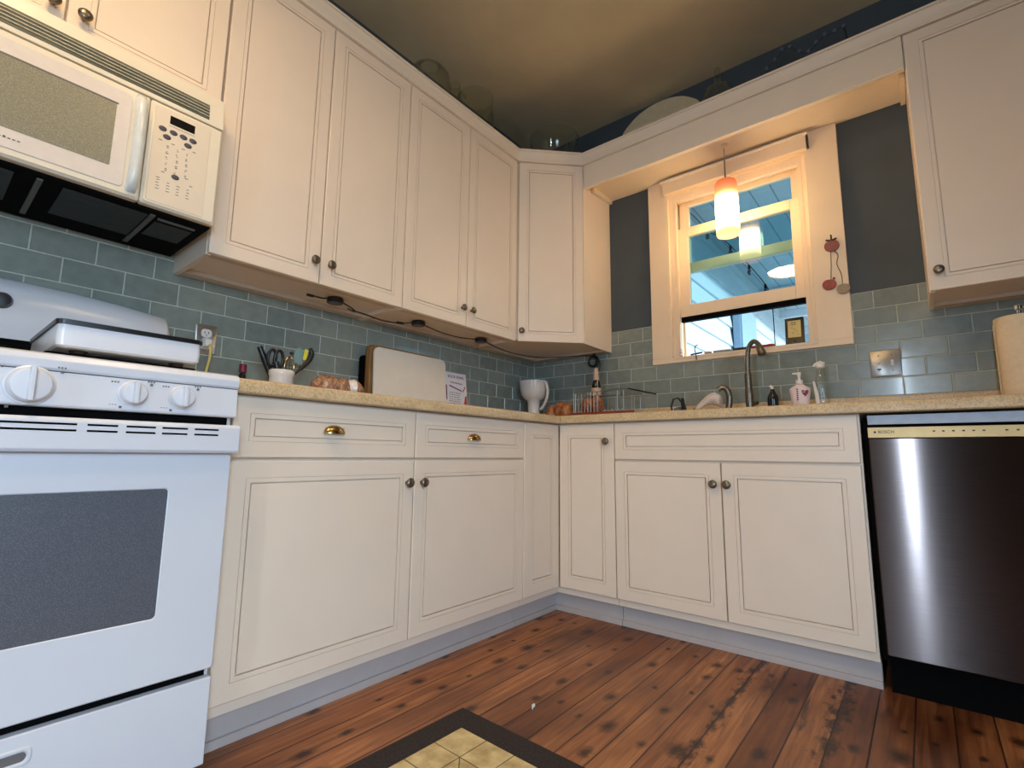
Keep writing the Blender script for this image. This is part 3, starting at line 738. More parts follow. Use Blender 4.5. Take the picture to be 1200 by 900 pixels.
for yy in (-2.2475, -2.2235, -2.200):
    for k in range(5):
        z = 1.575-k*.017
        for q in range(2): mb.box(.3932, .3937, yy-.002+rnd.uniform(-.002, .002), yy+.001+rnd.uniform(-.001, .003), z-q*.005-.0012, z-q*.005+.0012)
for yy, z in ((-2.266, 1.585), (-2.236, 1.586), (-2.21, 1.584), (-2.183, 1.588), (-2.252, 1.495), (-2.194, 1.5), (-2.262, 1.475), (-2.182, 1.482)):
    mb.box(.3932, .3937, yy-.004, yy+.004, z-.001, z+.001)
for r_ in range(4):
    for c_ in range(4): 
        yy = -2.262+c_*.0245; z = 1.468-r_*.0085
        mb.box(.3932, .3937, yy-.0045+rnd.uniform(0, .002), yy+.0045-rnd.uniform(0, .002), z-.0009, z+.0009)
mb.box(.3932, .3936, -2.25, -2.186, 1.6365, 1.6375)
mb.build('printed_marks', M['print'], cpn)

# ------------------------------------------------------------------ dishwasher
dw = thing('dishwasher', 'stainless steel dishwasher with a gold-toned control strip', 'dishwasher', (2.13, -.3, 0))
dx0, dx1 = 1.834, 2.428
mb = MB(); mb.box(dx0-.014, dx1+.008, -.585, -.02, .10, .862); mb.build('tub', M['matte_black'], dw)
mb = MB(); mb.box(dx0, dx1, -.560, -.52, .0, .098); mb.build('toe_panel', M['matte_black'], dw)
mb = MB(); mb.box(dx0, dx1, -.6, -.586, .838, .868); mb.build('top_bracket', M['dwtop'], dw)
mb = MB(); mb.rings([[(a, y, b) for a, b in rrect(dx0+i, dx1-i, .125+i, .793-i, .004)] for y, i in ((-.586, 0), (-.623, 0), (-.626, .003))]); dd_ = mb.build('door', M['steel'], dw, smooth=20)
mb = MB(); mb.prism([(-.586, .7935), (-.628, .7935), (-.624, .827), (-.586, .829)], lambda a, b: (dx0, a, b), lambda a, b: (dx1, a, b)); cs = mb.build('control_strip', M['panelgold'], dd_, bevel=.001)
FBs = -.6275
text('lettering', 'BOSCH', .013, M['dkprint'], cs, (1.882, -.6269, .8115), (1,0,0), (0,-.13,1))
mb = MB(); mb.lathe([(.0035, 0), (.0035, .0012), (0, .0013)], (1.853, -.6262, .8115), 16, '-y'); mb.build('round_emblem', M['dkprint'], cs)
mb = MB()
for u in (2.0, 2.022, 2.045, 2.068, 2.09, 2.112, 2.16, 2.183): mb.box(u-.003, u+.003, -.6275, -.6255, .8105, .8145)
mb.build('button', M['dkprint'], cs)

# ------------------------------------------------------------------ outlets
def plate(name, label, cat, fr, u0, u1, z0, z1, mat):
    o = thing(name, label, cat, fr((u0+u1)/2, z0, 0))
    mb = MB(); mb.rings([[fr(a, b, d) for a, b in rrect(u0+i, u1-i, z0+i, z1-i, .004)] for i, d in ((0, .0068), (0, .010), (.003, .0125))]); mb.build('plate', mat, o, smooth=40)
    return o
FLw = Fr((0, 0, 0), (0,1,0), (1,0,0)); FBw = Fr((0, 0, 0), (1,0,0), (0,-1,0))
o = plate('wall_outlet', 'metal-plated wall outlet with a white plug, left of the utensil crock', 'outlet', FLw, -2.012, -1.942, 1.07, 1.175, M['steelmark'])
for z in (1.145, 1.102):
    mb = MB(); mb.rings([[FLw(a, b, d) for a, b in rrect(-1.977-.017, -1.977+.017, z-.0145, z+.0145, .011)] for d in (.0126, .015)]); k = mb.build('socket', M['whiteplastic'], o)
    mb = MB(); mb.box(.0151, .0156, -1.984, -1.982, z-.002, z+.006); mb.box(.0151, .0156, -1.972, -1.970, z-.002, z+.006); mb.lathe([(.002, 0), (.002, .0004)], (.0151, -1.977, z-.007), 8, 'x'); mb.build('slot', M['matte_black'], k)
pc = thing('power_cord', 'cream power cord with white plug hanging from the left outlet', 'cord', (.03, -1.97, 1.1))
mb = MB(); mb.rings([[(x, a, b) for a, b in rrect(-1.977-r, -1.977+r, 1.108-r*1.2, 1.108+r*1.2, .006)] for x, r in ((.0158, .015), (.034, .015), (.045, .010))]); mb.build('plug', M['whiteplastic'], pc, smooth=50)
mb = MB(); mb.tube([(.044, -1.974, 1.10), (.052, -1.972, 1.085), (.05, -1.972, 1.05), (.045, -1.978, 1.0), (.045, -1.985, .96), (.05, -1.99, .9195)], .0042, 8); mb.build('cable', M['cord'], pc)
o = plate('light_switch', 'brushed metal double switch plate on tiles right of the window', 'switch plate', FBw, 1.822, 1.93, 1.073, 1.187, M['steelmark'])
for u in (1.853, 1.899):
    mb = MB(); mb.rings([[FBw(a, b, d) for a, b in rrect(u-.005, u+.005, 1.118, 1.142, .002)] for d in (.0126, .0145)]); k = mb.build('toggle_slot', M['whiteplastic'], o)
    mb = MB(); mb.prism([(-.003, 0), (.003, 0), (.003, .012), (-.003, .012)], lambda a, b: FBw(u+a, 1.124+b, .0146), lambda a, b: FBw(u+a*.8, 1.131+b*.6, .024)); mb.build('toggle', M['whiteplastic'], k)
    mb = MB()
    for z in (1.097, 1.163): mb.lathe([(.003, 0), (.002, .0012), (0, .0013)], tuple(FBw(u, z, .0125)), 10, '-y')
    mb.build('screw', M['bronze'], o)
mb = MB(); mb.box(1.846, 1.860, -.0145, -.0125, 1.101, 1.108); mb.build('dark_tab', M['black'], o)

# ------------------------------------------------------------------ under-cabinet puck lights and cord
def puck(x, y, label, zt=UB+.0155):
    o = thing('puck_light', label, 'puck light', (x, y, zt-.02), 'puck lights under the wall cabinets')
    mb = MB(); mb.lathe([(.030, 0), (.033, -.003), (.033, -.018), (.030, -.021), (.022, -.0212)], (x, y, zt-.0005), 28); b_ = mb.build('housing', M['black'], o, smooth=40)
    mb = MB(); mb.lathe([(.022, 0), (0, -.0012)], (x, y, zt-.0219), 24); mb.build('lens', M['print'], o)
    return o
puck(.17, -1.575, 'black puck light under the cabinet nearest the microwave, its cable looped beside it')
puck(.165, -1.136, 'small black puck light above the white cutting board')
puck(.165, -.70, 'small black puck light nearest the corner, above the booklet')
zt = UB+.011
def spl(pts, n=8):
    P = [Vector(p) for p in pts]; out = []
    for i in range(len(P)-1):
        p0 = P[max(i-1, 0)]; p1 = P[i]; p2 = P[i+1]; p3 = P[min(i+2, len(P)-1)]
        for k in range(n):
            t_ = k/n; out.append(.5*((2*p1)+(-p0+p2)*t_+(2*p0-5*p1+4*p2-p3)*t_*t_+(-p0+3*p1-3*p2+p3)*t_**3))
    out.append(P[-1]); return out
cordo = thing('light_cable', 'thin black cable under the wall cabinets ending in a coil at the corner', 'cord', (.17, -1.0, UB))
mb = MB()
mb.tube(spl([(.185, -1.70, UB-.004), (.18, -1.64, UB-.002), (.175, -1.612, zt-.006)]), .0035, 6)
mb.tube(spl([(.17, -1.54, zt-.006), (.165, -1.50, UB-.004), (.18, -1.485, UB-.022), (.2, -1.515, UB-.028), (.19, -1.53, UB-.02)]), .003, 6)
mb.tube(spl([(.18, -1.50, UB-.02), (.165, -1.42, UB-.018), (.16, -1.33, UB-.024), (.165, -1.23, UB-.014), (.165, -1.172, zt-.008)]), .003, 6)
mb.tube(spl([(.165, -1.10, zt-.008), (.16, -.98, UB-.008), (.165, -.86, UB-.010), (.165, -.736, zt-.008)]), .003, 6)
mb.tube(spl([(.165, -.664, zt-.008), (.16, -.55, UB-.012), (.17, -.4, UB-.022), (.22, -.22, UB-.02), (.33, -.1, UB-.008), (.40, -.055, UB-.004), (.46, -.04, UB-.006)]), .003, 6)
mb.cyl((.165, -1.26, UB-.017), (.165, -1.225, UB-.014), .006, n=8); mb.cyl((.18, -1.70, UB-.004), (.18, -1.675, UB-.003), .006, n=8)
mb.build('cable', M['black'], cordo, smooth=60)
mb = MB(); rnd = random.Random(5)
for k in range(6):
    c = Vector((.475+rnd.uniform(-.006, .006), -.035-.003*k, UB-.045+rnd.uniform(-.006, .006))); r = .030+rnd.uniform(-.004, .003)
    mb.tube([c+Vector((r*math.cos(a), rnd.uniform(-.002, .002), r*math.sin(a)*1.05)) for a in [2*PI*i/20 for i in range(20)]], .0032, 6, closed=True)
mb.tube(spl([(.49, -.04, UB-.02), (.52, -.045, UB-.05), (.525, -.05, UB-.09), (.51, -.05, UB-.11)]), .0032, 6)
mb.box(.478, .487, -.046, -.034, UB-.01, UB+.006)
mb.build('coil', M['black'], cordo, smooth=60)

# ------------------------------------------------------------------ things on the left worktop
ck = thing('utensil_crock', 'small white ceramic crock holding kitchen utensils by the left wall', 'crock', (.18, -1.775, ZC))
mb = MB(); mb.lathe([(.036, 0), (.040, .01), (.041, .085), (.044, .09), (.044, .103), (.041, .107), (.037, .103), (.036, .012), (0, .01)], (.18, -1.775, ZC+.0002), 36); mb.build('pot', M['white'], ck, smooth=50)
def ut(name, label, cat, build):
    o = thing(name, label, cat, (.18, -1.775, ZC+.02), 'utensils in the crock'); build(o); return o
def tongs(o):
    mb = MB(); mb.tube([(.158, -1.79, .935), (.158, -1.805, 1.0), (.16, -1.828, 1.05), (.155, -1.85, 1.10)], [.006, .009, .012, .010], 10); mb.build('handle', M['black'], o, smooth=60)
ut('kitchen_knife', 'black-handled knife, leftmost in the white utensil crock', 'knife', tongs)
def scis(o):
    mb = MB(); mb.tube([(.175, -1.78, .935), (.18, -1.79, 1.02), (.18, -1.80, 1.05)], [.009, .014, .012], 8)
    for cy_, cz_, ry_, rz_ in ((-1.815, 1.062, .013, .030), (-1.79, 1.058, .014, .034)):
        mb.tube([(.18+.004*math.sin(a), cy_+ry_*math.cos(a)*1.1, cz_+rz_*math.sin(a)) for a in [2*PI*i/20 for i in range(20)]], .006, 8, closed=True)
    mb.build('handle', M['black'], o, smooth=60)
ut('kitchen_scissors', 'black kitchen scissors with looped handles standing in the white utensil crock', 'scissors', scis)
def whisk(o):
    mb = MB()
    for k in range(6):
        a = k*PI/6; pts = []
        for i in range(17):
            t_ = i/16*2*PI-PI/2; r = .019*math.cos(t_)*(1-.35*math.sin(t_)); z = .032*math.sin(t_)
            pts.append((.185+r*math.cos(a), -1.752+r*math.sin(a), 1.046+z))
        mb.tube(pts, .0009, 5, closed=True)
    mb.cyl((.183, -1.762, .935), (.185, -1.753, 1.02), .004, n=8); mb.build('wires', M['brass'], o)
    mb = MB(); mb.lathe([(0, -.008), (.007, -.004), (.008, 0), (.007, .004), (0, .008)], (.186, -1.746, 1.089), 16); mb.build('tip', M['black'], o)
ut('whisk', 'small wire whisk standing in the white utensil crock', 'whisk', whisk)
def spat(o):
    mb = MB(); P = [(-.017, 0), (-.02, .035), (-.014, .06), (0, .066), (.014, .055), (.014, .02), (.008, 0)]
    mb.prism(P, lambda a, b: (.176, -1.718+a+.1*b, 1.052+b), lambda a, b: (.180, -1.718+a+.1*b, 1.052+b)); mb.build('blade', M['teal'], o, bevel=.001)
    mb = MB(); mb.cyl((.185, -1.757, .935), (.178, -1.722, 1.056), .004, n=8); mb.build('handle', M['chrome'], o)
ut('spatula', 'pale teal silicone spatula standing in the white utensil crock', 'spatula', spat)
def brush(o):
    mb = MB(); mb.tube(spl([(.19, -1.752, .94), (.195, -1.742, 1.0), (.2, -1.715, 1.035), (.2, -1.69, 1.062), (.2, -1.676, 1.095), (.2, -1.683, 1.118)]), [.004]*8+[.005]*8+[.008]*10+[.010]*10+[.007]*5, 10); mb.build('handle', M['black'], o, smooth=60)
    mb = MB(); mb.prism([(-.007, 0), (.005, .004), (.010, .04), (.0, .044)], lambda a, b: (.201, -1.705+a, 1.066+b), lambda a, b: (.209, -1.705+a, 1.066+b)); mb.build('grip_inset', M['yellow'], o, bevel=.001)
ut('bottle_brush', 'black-handled tool with a yellow-green inset, rightmost in the white utensil crock', 'utensil', brush)
b = thing('spice_bottle', 'small dark bottle with a red cap on the worktop between outlet and crock', 'bottle', (.08, -1.87, ZC))
mb = MB(); mb.lathe([(.011, 0), (.012, .004), (.012, .085), (.008, .095), (0, .096)], (.08, -1.87, ZC+.0003), 20); mb.build('bottle_body', M['black'], b)
mb = MB(); mb.lathe([(.0125, .0), (.0125, .03), (0, .031)], (.08, -1.87, ZC+.0965), 20); mb.build('cap', M['maroon'], b)
def loaf(parent, pts, mat, name, seed=1):
    """lumpy body from ellipsoids merged with a remesh"""
    mb = MB()
    for (x, y, z, rx, ry, rz) in pts:
        prof = [(math.sin(PI*k/10), -math.cos(PI*k/10)) for k in range(11)]
        prof = [(max(0, r), h) for r, h in prof]; q = MB(); q.lathe(prof, n=18)
        mb.add([(x+v.x*rx, y+v.y*ry, z+v.z*rz) for v in q.v], q.f)
    o = mb.build(name, mat, parent, smooth=0)
    r = o.modifiers.new('r', 'REMESH'); r.mode = 'VOXEL'; r.voxel_size = .006; r.use_smooth_shade = True
    tx = bpy.data.textures.new('lump%d' % seed, 'CLOUDS'); tx.noise_scale = .03
    d = o.modifiers.new('d', 'DISPLACE'); d.texture = tx; d.strength = .012; d.mid_level = .5
    return o
bl = thing('bread_loaf', 'plastic-wrapped sliced loaf lying on the worktop between crock and cutting boards', 'bread', (.3, -1.62, ZC))
loaf(bl, [(.3, -1.67, ZC+.050, .06, .050, .046), (.3, -1.62, ZC+.047, .058, .05, .042), (.3, -1.565, ZC+.047, .055, .045, .042)], M['loaf'], 'wrapped_loaf', 1)
mb = MB(); mb.rings([[(.3+r*math.cos(a)*1.6, y, ZC+.05+r*math.sin(a)*(1+.3*math.sin(3*a))) for a in [2*PI*k/14 for k in range(14)]] for y, r in ((-1.612, .020), (-1.595, .034), (-1.575, .040), (-1.57, .02))]); 
mb.build('film_twist', plain('clear_film_bunch', (232,222,212), .2, var=.1, scale=80), bl, smooth=60)
tr_ = thing('black_sheet', 'thin black tray standing on edge behind the wooden board', 'sheet', (.05, -1.15, ZC))  # thin black upright sheet filling the dark strip behind the boards
mb = MB(); mb.rings([[(x+.0115, a, b) for a, b in rrect(-1.352+i, -.98-i, ZC+.0015+i, 1.168-i, .02)] for x, i in ((.012, 0), (.0165, 0), (.0165, .004), (.015, .006))]); mb.build('sheet_plate', M['matte_black'], tr_)
wb = thing('cutting_board', 'thick brown wooden cutting board standing on edge behind the white one', 'cutting board', (.06, -1.1, ZC))
mb = MB(); mb.rings([[(x, a, b) for a, b in rrect(-1.325+i, -.93-i, ZC+.0005+i, 1.218-i, .02)] for x, i in ((.03, .003), (.033, 0), (.063, 0), (.066, .003))]); mb.build('board', M['wood'], wb)
pb = thing('cutting_board', 'large white plastic cutting board leaning on the left backsplash', 'cutting board', (.09, -1.08, ZC))
mb = MB(); mb.rings([[(x+(1.2-b)*.05, a, b) for a, b in rrect(-1.315+i, -.875-i, ZC+.001+i, 1.208-i, .03)] for x, i in ((.070, .002), (.072, 0), (.079, 0), (.081, .002))]); mb.build('board', plain('white_hdpe', (238,226,208), .45, var=.02, scale=12), pb)
bk = thing('booklet', 'white and red booklet propped upright against the tiles beside the white board', 'booklet', (.05, -.76, ZC))
mb = MB(); mb.rings([[(x+(1.17-b)*.12, a, b) for a, b in rrect(-.90+i, -.680-i, ZC+.0005+i, 1.162-i, .002)] for x, i in ((.030, 0), (.034, 0))]); cv_ = mb.build('cover', M['foil'], bk)
bx = lambda z: .0345+(1.17-z)*.12
un = (0,1,0); vn = (-.12, 0, 1)
text('lettering', 'ROCK SONG', .0205, M['maroon'], bk, (bx(1.138), -.757, 1.138), un, vn)
mb = MB()
def qd(a, b, c, d, mi=0):
    vs = [(bx(z)+.0003, y, z) for y, z in (a, b, c, d)]+[(bx(z)+.0009, y, z) for y, z in (a, b, c, d)]
    mb.add(vs, [(0,1,2,3),(7,6,5,4),(0,4,5,1),(1,5,6,2),(2,6,7,3),(3,7,4,0)], mi)
qd((-.725, .93), (-.684, .93), (-.684, 1.04), (-.694, 1.04), 0)
qd((-.715, 1.06), (-.708, 1.06), (-.690, 1.085), (-.692, 1.095), 0)
qd((-.81, 1.085), (-.72, 1.062), (-.718, 1.068), (-.81, 1.092), 1)
qd((-.836, 1.01), (-.830, 1.01), (-.828, 1.09), (-.836, 1.09), 1)
rnd = random.Random(2)
for k in range(11):
    z = 1.05-k*.0115; y = -.815+rnd.uniform(-.004, .004)
    while y < -.74:
        l = rnd.uniform(.006, .018); qd((y, z), (y+l, z-.001), (y+l, z+.0022), (y, z+.003), 2); y += l+.005
for k in range(8): y = -.80+k*.011; qd((y, 1.105-k*.0006), (y+.008, 1.104-k*.0006), (y+.008, 1.11-k*.0006), (y, 1.111-k*.0006), 2)
mb.build('cover_print', [M['orange'], M['maroon'], M['print']], bk)

# ------------------------------------------------------------------ things on the window-side worktop
mg = thing('white_mug', 'large white stemmed mug with a curved handle in the worktop corner', 'mug', (.150, -.2, ZC))
c = (.150, -.2, ZC+.0003)
mb = MB(); mb.lathe([(.040, 0), (.040, .004), (.036, .02), (.035, .09), (.038, .138), (.058, .150), (.075, .172), (.084, .205), (.088, .25), (.089, .257), (.084, .257), (.079, .205), (.069, .177), (.045, .160), (0, .158)], c, 40); mb.build('cup', M['white'], mg, smooth=60)
mb = MB(); mb.tube(spl([(.210, -.21, ZC+.248), (.240, -.215, ZC+.250), (.262, -.22, ZC+.225), (.268, -.22, ZC+.18), (.255, -.22, ZC+.13), (.225, -.215, ZC+.092), (.208, -.212, ZC+.086)]), .0085, 10); mb.build('handle', M['white'], mg, smooth=60)
bb = thing('bag_of_rolls', 'bag of orange-brown bread rolls at the worktop corner beside the mug', 'bread', (.41, -.3, ZC))
loaf(bb, [(.365, -.30, ZC+.052, .040, .05, .042), (.42, -.30, ZC+.060, .045, .05, .05), (.465, -.31, ZC+.053, .03, .05, .043)], M['crust'], 'rolls', 2)
b2 = thing('bread_roll', 'brown roll lying inside the wire dish rack', 'bread', (.60, -.2, ZC))
loaf(b2, [(.55, -.235, ZC+.082, .038, .045, .045), (.60, -.22, ZC+.087, .035, .045, .052)], M['crust'], 'roll', 3)
rk = thing('dish_rack', 'steel wire dish rack standing behind the corner of the worktop', 'dish rack', (.68, -.2, ZC))
mb = MB(); rx0, rx1, ry0_, ry1_ = .50, .80, -.30, -.10; zr = ZC+.16; w_ = .0022
def wire(*p): mb.tube(p, w_, 6)
for z in (ZC+.02, zr-.01):
    for a, b_ in (((rx0, ry0_), (rx1, ry0_)), ((rx1, ry0_), (rx1, ry1_)), ((rx1, ry1_), (rx0, ry1_)), ((rx0, ry1_), (rx0, ry0_))): wire((a[0], a[1], z), (b_[0], b_[1], z))
for k in range(8): wire((rx0+.012+k*.019, ry0_, ZC+.02), (rx0+.012+k*.019, ry0_, zr-.01))
for x in (rx0, .65, .765, rx1):
    for y in (ry0_, ry1_): wire((x, y, ZC+.017), (x, y, zr-.01))
wire((.65, ry0_, zr-.01), (.65, ry0_, zr+.05))
for k in range(9): wire((rx0, ry0_+.02+k*.02, ZC+.02), (rx1, ry0_+.02+k*.02, ZC+.02))
for k in range(6):
    x = .66+k*.02; wire((x, ry0_+.05, ZC+.02), (x+.005, ry0_+.05, ZC+.06)); wire((x, ry0_+.12, ZC+.02), (x+.005, ry0_+.12, ZC+.06))
mb.build('wire_frame', M['wire'], rk, smooth=60)
ld = thing('pan_lid', 'dark-handled wire splatter screen lying over the dish rack', 'splatter screen', (.85, -.15, 1.05))
mb = MB(); mb.tube([(.745, -.13, 1.093), (.93, -.20, 1.043)], .004, 8); mb.build('handle', M['black'], ld)
mb = MB(); mb.tube([(.925, -.198, 1.041), (.64, -.2, 1.035), (.61, -.15, 1.05)], .002, 6); mb.tube([(.62, -.12, 1.098), (.745, -.13, 1.094)], .002, 6); mb.build('rim_wire', M['wire'], ld)
bt = thing('sauce_bottle', 'dark bottle with beige label and pale cap standing in the dish rack', 'bottle', (.549, -.136, ZC))
c = (.549, -.136, ZC+.024)
mb = MB(); mb.lathe([(.026, 0), (.028, .005), (.028, .16), (.024, .19), (.017, .215), (0, .2152)], c, 28); mb.build('glass_body', M['darkwine'], bt, smooth=50)
mb = MB(); mb.lathe([(.0285, .125), (.0285, .17), (.0283, .17)], c, 28); mb.build('label', M['kraft'], bt)
mb = MB(); mb.lathe([(.018, .2155), (.012, .27), (.010, .285), (0, .286)], c, 24); mb.build('cap', M['kraft'], bt, smooth=50)
mb = MB(); mb.box(.49, .86, -.315, -.085, ZC+.001, ZC+.0165); mb.box(.49, .86, -.315, -.306, ZC+.0165, ZC+.042); mb.build('drip_tray', plain('red_brown_tray', (140,62,48), .5), rk)

sv = thing('kitchen_sieve', 'small black-rimmed strainer with loop lying beside the sink', 'strainer', (1.09, -.3, ZC))
mb = MB(); mb.tube([(1.056, -.3, ZC+.006), (1.050, -.3, ZC+.05), (1.062, -.3, ZC+.085), (1.085, -.3, ZC+.088), (1.105, -.3, ZC+.06), (1.12, -.3, ZC+.02)], .0045, 8)
mb.tube([(1.053, -.3, ZC+.0055), (1.13, -.3, ZC+.0055)], .005, 8); mb.build('rim', M['black'], sv, smooth=60)
mb = MB(); mb.rings([[(1.085+r*math.cos(a)*1.0, -.285+d, ZC+.02+r*.5*math.sin(a)+.012) for a in [2*PI*k/16 for k in range(16)]] for r, d in ((.03, 0), (.024, .03), (.006, .04))]); mb.build('bowl', M['chrome'], sv, smooth=60)
mb = MB(); mb.rings([[(x, y, z) for x, y, z in ((1.098, -.305, z0), (1.13-(z0-ZC)*.25, -.305, z0), (1.13-(z0-ZC)*.25, -.29, z0), (1.098, -.29, z0))] for z0 in (ZC+.0005, ZC+.05, ZC+.088)]); mb.build('clip', M['black'], sv, bevel=.003)
# sprayer tap with a cloth over it
tp = thing('filter_tap', 'short bronze filter tap with arched spout left of the main faucet', 'tap', (1.285, -.25, ZC))
mb = MB(); mb.lathe([(.024, 0), (.024, .006), (.016, .012)], (1.293, -.25, ZC+.0003), 24)
mb.tube(spl([(1.293, -.25, ZC+.01), (1.303, -.25, ZC+.06), (1.303, -.25, ZC+.095), (1.293, -.252, ZC+.122), (1.272, -.255, ZC+.130), (1.256, -.258, ZC+.118)]), [.014]*8+[.0135]*8+[.013]*8+[.012]*17, 14); mb.build('spout', M['bronze'], tp, smooth=60)
cl = thing('dish_cloth', 'rolled pale pink cloth draped against the short tap', 'cloth', (1.22, -.27, ZC))
mb = MB(); pts = spl([(1.160, -.285, ZC+.030), (1.19, -.285, ZC+.052), (1.225, -.285, ZC+.074), (1.255, -.285, ZC+.078), (1.277, -.285, ZC+.062)], 5)
rs = [.009+.019*min(1, k/(len(pts)-1)*1.5) for k in range(len(pts))]
rg = []
for k, p in enumerate(pts):
    rg.append([p+Vector((0, math.cos(a)*rs[k]*1.1, math.sin(a)*rs[k]*(1+.18*math.sin(3*a+k*.4)))) for a in [2*PI*i/18 for i in range(18)]])
mb.rings(rg)
rg = [[(x, -.285+math.cos(a)*.03, ZC+.0035+.012*h+math.sin(a)*.0*h) if 0 else (x, -.285+math.cos(a)*.032, ZC+.010+math.sin(a)*.009) for a in [2*PI*i/14 for i in range(14)]] for x, h in ((1.20, .5), (1.22, 1), (1.25, 1), (1.28, .8))]
mb.rings(rg)
rg = [[(x, -.285+math.cos(a)*.02, zc+math.sin(a)*.02) for a in [2*PI*i/14 for i in range(14)]] for x, zc in ((1.262, ZC+.055), (1.27, ZC+.03), (1.27, ZC+.012))]
mb.build('cloth_fold', M['cloth'], cl, smooth=60)
mb = MB(); mb.tube([(1.150, -.285, ZC+.026), (1.161, -.285, ZC+.031)], [.007, .0088], 12); mb.build('dark_tip', M['black'], cl)
# main faucet
fa = thing('kitchen_faucet', 'tall bronze gooseneck pull-down kitchen faucet below the window', 'faucet', (1.378, -.2, ZC))
mb = MB(); mb.lathe([(.028, 0), (.028, .008), (.02, .014)], (1.378, -.2, ZC+.0003), 28)
mb.tube(spl([(1.378, -.2, ZC+.012), (1.376, -.2, ZC+.12), (1.376, -.2, ZC+.20), (1.378, -.2, ZC+.27), (1.388, -.205, ZC+.315), (1.408, -.215, ZC+.335), (1.425, -.225, ZC+.328), (1.437, -.232, ZC+.31)]), [.0175]*8+[.015]*8+[.0115]*8+[.0105]*33, 16); mb.build('neck', M['bronze'], fa, smooth=60)
mb = MB(); mb.tube([(1.433, -.231, ZC+.316), (1.443, -.237, ZC+.290), (1.449, -.24, ZC+.270), (1.450, -.241, ZC+.266)], [.0125, .0165, .018, .015], 18); mb.build('spray_head', M['bronze'], fa, smooth=60)
mb = MB(); mb.cyl((1.39, -.2, ZC+.05), (1.413, -.215, ZC+.055), .008, n=12); mb.build('lever', M['bronze'], fa)
sb = thing('soap_dropper', 'small black bottle with white nozzle right of the faucet', 'bottle', (1.473, -.2, ZC))
mb = MB(); mb.lathe([(.020, 0), (.0225, .004), (.0225, .068), (.021, .08), (.012, .098), (.009, .105), (.0085, .112), (0, .1125)], (1.473, -.2, ZC+.0003), 28); mb.build('bottle_body', M['amber'], sb, smooth=50)
mb = MB(); mb.tube([(1.473, -.2, ZC+.1127), (1.471, -.2, ZC+.122), (1.464, -.2, ZC+.129)], [.007, .006, .005], 12); mb.build('nozzle', M['whiteplastic'], sb)
sp2 = thing('soap_pump', 'pink and white pump soap bottle with a dark heart right of the faucet', 'soap dispenser', (1.58, -.2, ZC))
c = (1.580, -.2, ZC+.0003)
mb = MB(); mb.lathe([(.030, 0), (.032, .004), (.035, .06), (.040, .095), (.040, .107), (.033, .113), (.018, .122), (.014, .126), (0, .1262)], c, 36, sy=.7); bd = mb.build('bottle_body', M['pinkp'], sp2, smooth=50)
mb = MB(); H_ = [(0, -.011), (.006, -.003), (.0095, .004), (.008, .009), (.004, .010), (0, .006), (-.004, .010), (-.008, .009), (-.0095, .004), (-.006, -.003)]
mb.prism([(a*1.35, b*1.35) for a, b in H_], lambda a, b: (1.602+a, -.2268+max(0, a)*.7, ZC+.085+b), lambda a, b: (1.602+a, -.2168, ZC+.085+b)); 
for k in range(6): mb.box(1.571, 1.577, -.2285, -.226, ZC+.055+k*.009, ZC+.060+k*.009)
mb.build('heart_print', M['maroon'], sp2)
mb = MB(); mb.lathe([(.014, .1265), (.014, .143), (.006, .146), (.0045, .165), (0, .166)], c, 20); mb.tube([(1.588, -.2, ZC+.172), (1.578, -.2, ZC+.173), (1.555, -.205, ZC+.174)], [.006, .006, .0035], 10); mb.cyl((1.58, -.2, ZC+.160), (1.58, -.2, ZC+.176), .007, n=14); mb.build('pump', M['whiteplastic'], sp2, smooth=50)
jr = thing('glass_bottle', 'tall clear glass swing-top bottle by the backsplash', 'bottle', (1.655, -.15, ZC))
c = (1.655, -.15, ZC+.0003)
mb = MB(); mb.lathe([(.024, 0), (.026, .004), (.026, .12), (.020, .16), (.016, .175), (.016, .195), (.013, .195), (.0145, .175), (.018, .158), (.0235, .118), (.0235, .008), (0, .007)], c, 32); mb.build('glass_body', M['clear'], jr, smooth=50)
mb = MB(); mb.lathe([(.012, .1955), (.017, .198), (.017, .212), (.008, .222), (0, .223)], c, 20); mb.tube([(1.672, -.15, ZC+.215), (1.655, -.152, ZC+.224), (1.638, -.155, ZC+.215), (1.631, -.155, ZC+.205)], .005, 8); mb.build('stopper', M['whiteplastic'], jr, smooth=60)
br = thing('dish_brush', 'white and pink scrub brush standing between soap and glass bottle', 'brush', (1.636, -.19, ZC))
mb = MB(); mb.tube([(1.645, -.195, ZC+.025), (1.641, -.195, ZC+.08), (1.632, -.195, ZC+.135)], [.009, .008, .004], 10); mb.build('handle', M['whiteplastic'], br)
mb = MB(); mb.cyl((1.645, -.195, ZC+.0005), (1.645, -.195, ZC+.026), .011, .009, n=14); mb.build('bristles', M['pinkp'], br)
pt = thing('paper_towel_holder', 'paper towel roll on an upright metal holder at the right end of the worktop', 'paper towel', (2.25, -.25, ZC))
c = (2.262, -.25, ZC)
mb = MB(); mb.lathe([(.075, .0003), (.075, .008), (.07, .012), (.006, .012), (.006, .322), (.011, .326), (.011, .338), (.006, .343), (0, .344)], c, 32); mb.build('holder', M['chrome'], pt, smooth=40)
mb = MB(); mb.lathe([(.020, .0125), (.0655, .0125), (.067, .016), (.067, .295), (.0655, .298), (.020, .298)], c, 48); q = mb.build('paper_roll', M['paper'], pt, smooth=40)
mb = MB(); mb.rings([[(c[0]-.0675-.002*k_, c[1]-.02+.02*j, z) for j, k_ in ((0, 0), (1, 1), (1, 0), (0, -.5))] for z in (ZC+.02, ZC+.28)]); mb.build('loose_sheet', M['paper'], pt)

